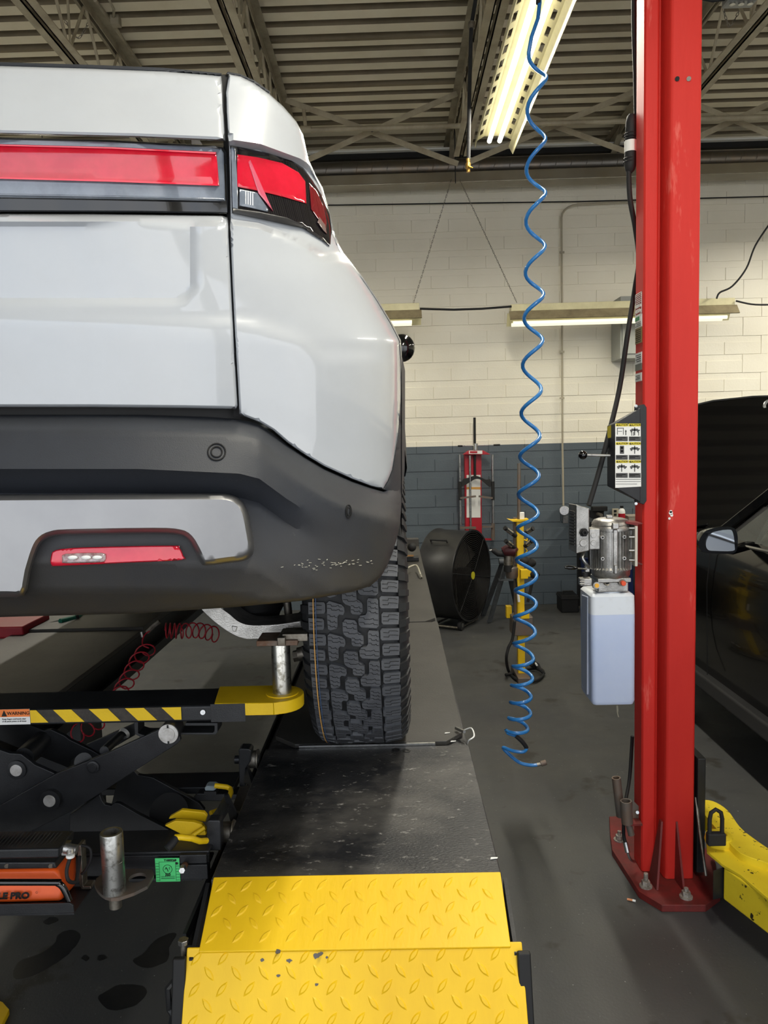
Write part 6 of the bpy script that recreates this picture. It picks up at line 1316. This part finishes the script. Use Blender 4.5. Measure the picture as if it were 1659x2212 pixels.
for x, y in ((1130, 1212), (1142, 1216), (1150, 1240)): MB().sphere(Q(x+4, y, -.0), .045, 8, (1, .8, .8)).build('jaw_pad', m_rub, t, smooth=True)
MB().tube([Q(1114, 1250), Q(1117, 1270), Q(1120, 1300)], .006, 6).build('safety_rod', m_rub, t); MB().cyl(Q(1118, 1276, -.03), Q(1121, 1300, -.03), .010, 8).build('white_handle', m_white, t); MB().tube([Q(1150, 1255), Q(1145, 1280), Q(1140, 1300)], .012, 8).build('dark_handle', m_rub, t)
MB().box((Q(1106, 1360).x, YS-.03, Q(1106, 1372).z), (Q(1150, 1360).x, YS+.14, Q(1106, 1332).z)).build('base_clamp', m_worn, t, bev=.006)
MB().box((Q(1098, 1320).x, YS+.1, Q(1098, 1342).z), (Q(1110, 1320).x, YS+.16, Q(1098, 1316).z)).build('yellow_block', m_yel, t, bev=.004)
MB().box((Q(1124, 1330).x, YS-.035, Q(1124, 1335).z), (Q(1142, 1330).x, YS, Q(1124, 1322).z)).build('yellow_block', m_yel, t, bev=.004)
MB().box((Q(1132, 1380).x, YS, Q(1132, 1378).z), (Q(1142, 1380).x, YS+.06, Q(1132, 1356).z)).build('yellow_block', m_yel, t, bev=.004)
MB().box((Q(1122, 1452).x-.03, YS-.12, 0), (Q(1130, 1452).x+.05, YS+.25, .05)).build('floor_base', m_worn, t, bev=.005)
m = MB().tube(catmull([Q(1112, 1340, -.05), Q(1107, 1380, -.05), Q(1098, 1400, -.06), Q(1094, 1425, -.05), PZ(1100, 1452, .02), PZ(1118, 1468, .02), PZ(1150, 1472, .02), PZ(1170, 1462, .02), PZ(1172, 1448, .02), PZ(1150, 1444, .02), PZ(1120, 1452, .02), PZ(1092, 1458, .02)], 7), .012, 8); m.build('trailing_hose', m_rub, t, smooth='all')
MB().tube([PZ(1148, 1432, .10), PZ(1160, 1440, .06), PZ(1168, 1448, .05), PZ(1176, 1456, .02)], [.03, .03, .012, .012], 10).build('pump_handle', m_rub, t, smooth=True)
MB().tube([PZ(1150, 1425, .1), PZ(1160, 1437, .1)], .008, 8).build('pale_rod', m_white, t)
# impact wrench
t = thing('impact_wrench', 'dark red impact wrench hung at left of the yellow post', 'power tool', Q(1098, 1226))
MB().tube([Q(1086, 1192), Q(1092, 1190), Q(1112, 1190), Q(1115, 1192)], [.035, .045, .045, .03], 14).build('motor_body', M('tool_red', rgb(70, 20, 26), .5), t, smooth=True)
MB().tube([Q(1090, 1196), Q(1076, 1196), Q(1068, 1190), Q(1062, 1188)], [.028, .024, .022, .012], 12).build('grip', m_rub, t, smooth=True); MB().cyl(Q(1062, 1188), Q(1057, 1189), .006, 8).build('air_inlet', m_zinc, t)
MB().cyl(Q(1098, 1200), Q(1098, 1220), .035, 16).build('hammer_case', m_dzinc, t, smooth=True); MB().cyl(Q(1098, 1220), Q(1098, 1234), .036, 16).build('nose', m_rub, t, smooth=True); MB().cyl(Q(1099, 1234), Q(1099, 1242), .012, 10).build('anvil', m_worn, t)
# battery box, blue bin, bench, bottle, vise
t = thing('battery_case', 'small black case on the floor by the back wall', 'case', (1.97, 8.4, 0))
b0_ = PZ(1205, 1316, 0); b1_ = PZ(1240, 1314, 0)
MB().box((b0_.x, 8.2, 0), (b1_.x, 8.45, .19)).build('case_body', m_blk, t, bev=.01); MB().box((b0_.x-.005, 8.19, .15), (b1_.x+.005, 8.46, .17)).build('lid_rim', m_rub, t, bev=.004); MB().tube([(b0_.x+.04, 8.3, .19), (b0_.x+.04, 8.3, .22), (b1_.x-.04, 8.3, .22), (b1_.x-.04, 8.3, .19)], .008, 6).build('handle', m_rub, t)
t = thing('blue_bin', 'dark blue bin half hidden behind the fluid tank', 'bin', (2.22, 8.3, 0)); MB().add([(2.10, 8.05, 0), (2.5, 8.05, 0), (2.5, 8.4, 0), (2.10, 8.4, 0), (2.06, 8.0, .55), (2.55, 8.0, .55), (2.55, 8.45, .55), (2.06, 8.45, .55)], [(0, 3, 2, 1), (0, 1, 5, 4), (1, 2, 6, 5), (2, 3, 7, 6), (3, 0, 4, 7)]).build('bin_body', M('dark_blue', rgb(16, 34, 84), .5), t); MB().tube([(2.06, 8.0, .55), (2.55, 8.0, .55), (2.55, 8.45, .55), (2.06, 8.45, .55)], .015, 6, closed=True).build('bin_rim', M('dark_blue'  if False else 'dark_blue2', rgb(16, 34, 84), .5), t)
ztop = P(1340, 1124, 8.2).z; bx0 = P(1262, 1130, 8.2).x
t = thing('workbench', 'dark workbench behind the power unit and red column', 'bench', (2.9, 8.3, 0))
MB().box((bx0, 8.0, ztop-.05), (4.2, 8.6, ztop)).build('bench_top', m_blk, t, bev=.004)
for x in (bx0+.04, 4.12):
    for y in (8.05, 8.55): MB().box((x-.03, y-.03, 0), (x+.03, y+.03, ztop-.05)).build('leg', m_blk, t)
MB().box((2.65, 8.1, .3), (4.09, 8.55, ztop-.06)).build('drawer_bank', m_blk, t, bev=.01)
t = thing('bench_vise', 'dark bench vise behind the motor end bell', 'vise', P(1288, 1124, 8.1))
z_ = ztop; xv = P(1288, 1110, 8.1).x
MB().cyl((xv, 8.15, z_), (xv, 8.15, z_+.04), .07, 16).build('vise_base', m_gs, t); MB().box((xv-.05, 8.05, z_+.04), (xv+.07, 8.25, z_+.12)).box((xv-.06, 8.02, z_+.12), (xv+.10, 8.1, z_+.17)).build('vise_body', m_blk, t, bev=.006); MB().cyl((xv, 7.9, z_+.09), (xv, 8.1, z_+.09), .018, 10).build('vise_screw', m_dzinc, t)
t = thing('fluid_bottle', 'white bottle with red label and black cap on the bench', 'bottle', P(1343, 1124, 8.15)); bc = Vector((P(1343, 1110, 8.15).x, 8.15, ztop))
MB().lathe([(0, 0), (.033, 0), (.036, .005), (.036, .1), (.03, .12), (.014, .135), (.014, .14), (0, .14)], bc, (0, 0, 1), 24).build('bottle_body', m_white, t, smooth=True); MB().lathe([(.0365, .02), (.0365, .08)], bc, (0, 0, 1), 24).build('red_label', m_rp, t, smooth=True); MB().cyl(bc+Vector((0, 0, .138)), bc+Vector((0, 0, .16)), .017, 14).build('cap', m_blk, t)
t = thing('cardboard_box', 'pale box lying on bench right of the bottle', 'box', (bc.x+.1, 8.2, ztop)); MB().box((bc.x+.06, 8.1, ztop), (bc.x+.2, 8.3, ztop+.05)).build('box_body', M('pale_box', rgb(150, 140, 128), .7), t, bev=.003); MB().box((bc.x+.055, 8.095, ztop+.045), (bc.x+.205, 8.305, ztop+.054)).build('box_lid', M('pale_box2', rgb(160, 150, 138), .7), t)
t = thing('wall_outlet', 'pale double outlet on the slate wall left of the bottle', 'outlet', P(1329, 1110, 8.6)); MB().cbox(P(1329, 1108, 8.62), (.07, .03, .1)).build('cover_plate', m_cond, t, bev=.003)
for dz in (.02, -.02): MB().cbox(P(1329, 1108, 8.603)+Vector((0, 0, dz)), (.03, .004, .026)).build('socket', m_blk, t)
# ------------------------------------------------------------------ black SUV with its hood up
m_bc = M('black_car_paint', rgb(5, 5, 6), .16, coat=.25, spec=.35)
XS = 1.86
t = thing('black_suv', 'black SUV with raised hood and wing mirror right of the red column', 'car', (2.8, 4.4, 0))
prof_ = [(1.6, .45), (5.95, .45), (6.25, .62), (6.3, .95), (6.1, 1.14), (5.25, 1.25), (1.6, 1.33), (1.35, 1.2), (1.3, .7)]
wz, wy = .36, 5.62
m = MB(); lv = [(.45, .05), (.6, .0), (.95, -.01), (1.15, .015), (1.25, .05)]
# lofted side with wheel cut
ys = [1.35+k*.1 for k in range(50)]; vs = []; fs = []
def ztop_(y): return float(np.interp(y, [1.3, 1.6, 4.6, 5.25, 6.1, 6.3], [1.24, 1.34, 1.29, 1.25, 1.12, 1.0]))
for y in ys:
    h = .42**2-(y-wy)**2; zb2 = max(.42, wz+.0+math.sqrt(h) if h > 0 else .42); zt2 = ztop_(y)
    for k in range(9):
        f = k/8; z = zb2+(zt2-zb2)*f; x = XS+.06*((z-.85)/.45)**2+(.03 if f == 1 else 0)
        if y > 5.9: x += (y-5.9)**2*1.2
        vs.append((x, y, z))
for i in range(len(ys)-1):
    for k in range(8): fs.append((i*9+k, i*9+k+1, (i+1)*9+k+1, (i+1)*9+k))
m.add(vs, fs).build('body_side', m_bc, t, smooth='all')
MB().box((XS+.08, 1.4, .4), (3.75, 5.1, 1.2)).box((XS+.5, 5.1, .4), (3.3, 6.2, 1.0)).box((3.3, 5.1, .7), (3.75, 6.2, 1.1)).build('body_core', m_blk, t)
MB().box((3.74, 1.4, .45), (3.8, 6.2, 1.28)).build('far_side', m_bc, t)
MB().prism([(XS+.04, 5.3, 1.245), (XS+.32, 5.3, 1.28), (XS+.30, 6.1, 1.16), (XS+.04, 6.1, 1.12)], (0, 0, -.02)).build('fender_top', m_bc, t, bev=.008)
# hood open
h0, h1 = PX(1505, 1180, XS+.2), None
hp_ = [Vector((1.96, 5.3, 1.20)), P(1500, 1010, 5.75), P(1500, 872, 6.0), P(1570, 862, 6.0), P(1635, 855, 6.0), P(1700, 857, 6.0), P(1800, 868, 6.0), Vector((3.7, 5.3, 1.22))]
hp_ = [Vector((1.95, 5.30, 1.22)), Vector((1.90, 5.62, 1.72)), P(1480, 878, 5.9), P(1540, 864, 5.93), P(1625, 855, 5.95), P(1720, 852, 5.95), P(1810, 856, 5.93), P(1900, 880, 5.9), Vector((3.80, 5.62, 1.72)), Vector((3.72, 5.30, 1.22))]
MB().prism(hp_, (0, .03, .0)).build('raised_hood', m_bc, t, bev=.008)
MB().prism([hp_[2], hp_[3], hp_[4], hp_[5], hp_[6], hp_[7]]+[v-Vector((0, 0, .012)) for v in reversed(hp_[2:8])], (0, -.012, 0)).build('hood_edge', m_rub, t)
c = P(1662, 877, 5.9); MB().lathe([(.03, 0), (.05, 0), (.052, .006), (.048, .01), (.03, .008)], c-Vector((.0, .0, 0)), (0, -1, 0), 28).build('washer_badge', m_zinc, t, smooth=True)
MB().box((2.5, 5.5, 1.0), (3.3, 6.1, 1.22)).build('engine_cover', M('engine_dark', rgb(30, 30, 32), .5), t, bev=.02)
MB().cbox(P(1585, 1117, 5.5), (.10, .1, .05)).build('red_cap_box', M('engine_red', rgb(110, 30, 30), .5), t, bev=.006)
MB().cbox(P(1597, 1103, 5.6), (.06, .05, .03)).build('silver_fitting', m_zinc, t, bev=.004); MB().bar(P(1568, 1112, 5.4), P(1568, 1135, 5.4), .01, .01).build('stay_rod', m_zinc, t)
# wheel
for yw in (wy,):
    MB().lathe([(.18, -.1), (.24, -.11), (.34, -.10), (.36, -.07), (.36, .07), (.34, .1), (.24, .11)], (XS+.14, yw, wz+.0), (1, 0, 0), 48).build('tire', m_tire, t, smooth=True)
    MB().lathe([(0, -.07), (.05, -.08), (.16, -.06), (.22, -.09), (.24, -.08), (.24, .08)], (XS+.14, yw, wz), (1, 0, 0), 40).build('wheel_rim', m_dzinc, t, smooth=True)
MB().lathe([(.18, -.1), (.24, -.11), (.34, -.10), (.36, -.07), (.36, .07), (.34, .1), (.24, .11)], (XS+.14, 2.2, wz), (1, 0, 0), 48).build('tire', m_tire, t, smooth=True)
MB().prism([(XS-.02, 1.7, .34), (XS-.02, 5.0, .34), (XS+.0, 5.15, .42), (XS+.0, 1.6, .42)], (.1, 0, 0)).build('running_board', m_rub, t, bev=.015)
# greenhouse
ga = [(1.6, 1.34), (4.65, 1.29), (3.75, 1.78), (1.9, 1.80)]
gx = lambda z: XS+.10+(z-1.3)*.35
pa, pbb = Vector((gx(1.27), 4.62, 1.27)), Vector((gx(1.84), 3.72, 1.84))
MB().bar(pa, pbb, .05, .06).build('a_pillar', m_bc, t, bev=.01)
MB().prism([(gx(1.79), 3.75, 1.78), (gx(1.79), 1.9, 1.80), (3.8-.27, 1.9, 1.8), (3.8-.27, 3.75, 1.78)], (0, 0, .06)).build('roof', m_bc, t, bev=.02)
m_gl = M('car_glass', rgb(160, 170, 168), .03, trans=.9, ior=1.3)
MB().prism([(gx(1.3)-.0, 1.7, 1.32), (gx(1.3), 4.45, 1.29), (gx(1.76), 3.72, 1.76), (gx(1.76), 1.95, 1.77)], (.004, 0, 0)).build('side_window', m_gl, t)
MB().prism([pa+Vector((.03, .0, 0)), Vector((3.72, 4.62, 1.27)), Vector((3.5, 3.74, 1.83)), pbb+Vector((.03, 0, 0))], (0, .004, .004)).build('windshield', m_gl, t)
MB().prism([(gx(1.3), 4.15, 1.29), (gx(1.3), 4.52, 1.28), (gx(1.5), 4.20, 1.49), (gx(1.5), 4.10, 1.49)], (.03, 0, 0)).build('window_frame', m_rub, t)
MB().box((2.1, 3.9, 1.1), (3.5, 4.5, 1.3)).build('dashboard', m_rub, t, bev=.03)
MB().lathe([(.18, -.012), (.19, 0), (.18, .012), (.17, 0)], (2.35, 3.85, 1.28), (0, -1, .45), 36, closed=True).build('steering_wheel', m_rub, t, smooth=True)
MB().tube([(XS+.02, 4.08, 1.29), (XS+.02, 3.6, 1.305), (XS+.02, 1.7, 1.33)], .009, 6).build('belt_trim', M('belt_chrome', rgb(150, 150, 150), .25, 1.), t, smooth=True)
MB().tube([(XS-.012, 4.48, .46), (XS-.012, 4.5, 1.0), (XS+.02, 4.52, 1.27)], .003, 5).build('door_seam', m_blk, t)
# mirror
Ym = 4.0; c = P(1548, 1168, Ym)
hs = c2([(1509, 1180), (1512, 1163), (1524, 1148), (1545, 1140), (1578, 1139), (1590, 1146), (1594, 1165), (1591, 1190), (1578, 1196), (1545, 1196), (1520, 1193)], 3, True)
m = MB(); L_ = [(0, 1.), (.03, 1.02), (.08, .92), (.12, .66), (.14, .3)]; vs = []; n = len(hs); cc_ = c
for d_, s_ in L_: vs += [cc_+(P(x, y, Ym)-cc_)*s_+Vector((0, d_, 0)) for x, y in hs]
fs = [(i*n+k, i*n+(k+1) % n, (i+1)*n+(k+1) % n, (i+1)*n+k) for i in range(len(L_)-1) for k in range(n)]+[tuple(range(n)), tuple(range(4*n, 5*n))]
mo = m.add(vs, fs).build('door_mirror', m_bc, t, smooth=True)
gs = c2([(1525, 1178), (1528, 1163), (1540, 1150), (1572, 1144), (1583, 1150), (1587, 1180), (1583, 1190), (1545, 1190), (1530, 1188)], 3, True)
MB().pp(gs, Ym-.006, .004).build('mirror_glass', M('mirror_silver', rgb(235, 238, 240), .02, 1.), mo)
MB().bar(P(1575, 1190, Ym+.06), Vector((XS+.08, Ym+.14, 1.29)), .05, .04).build('mirror_foot', m_bc, mo, bev=.008)
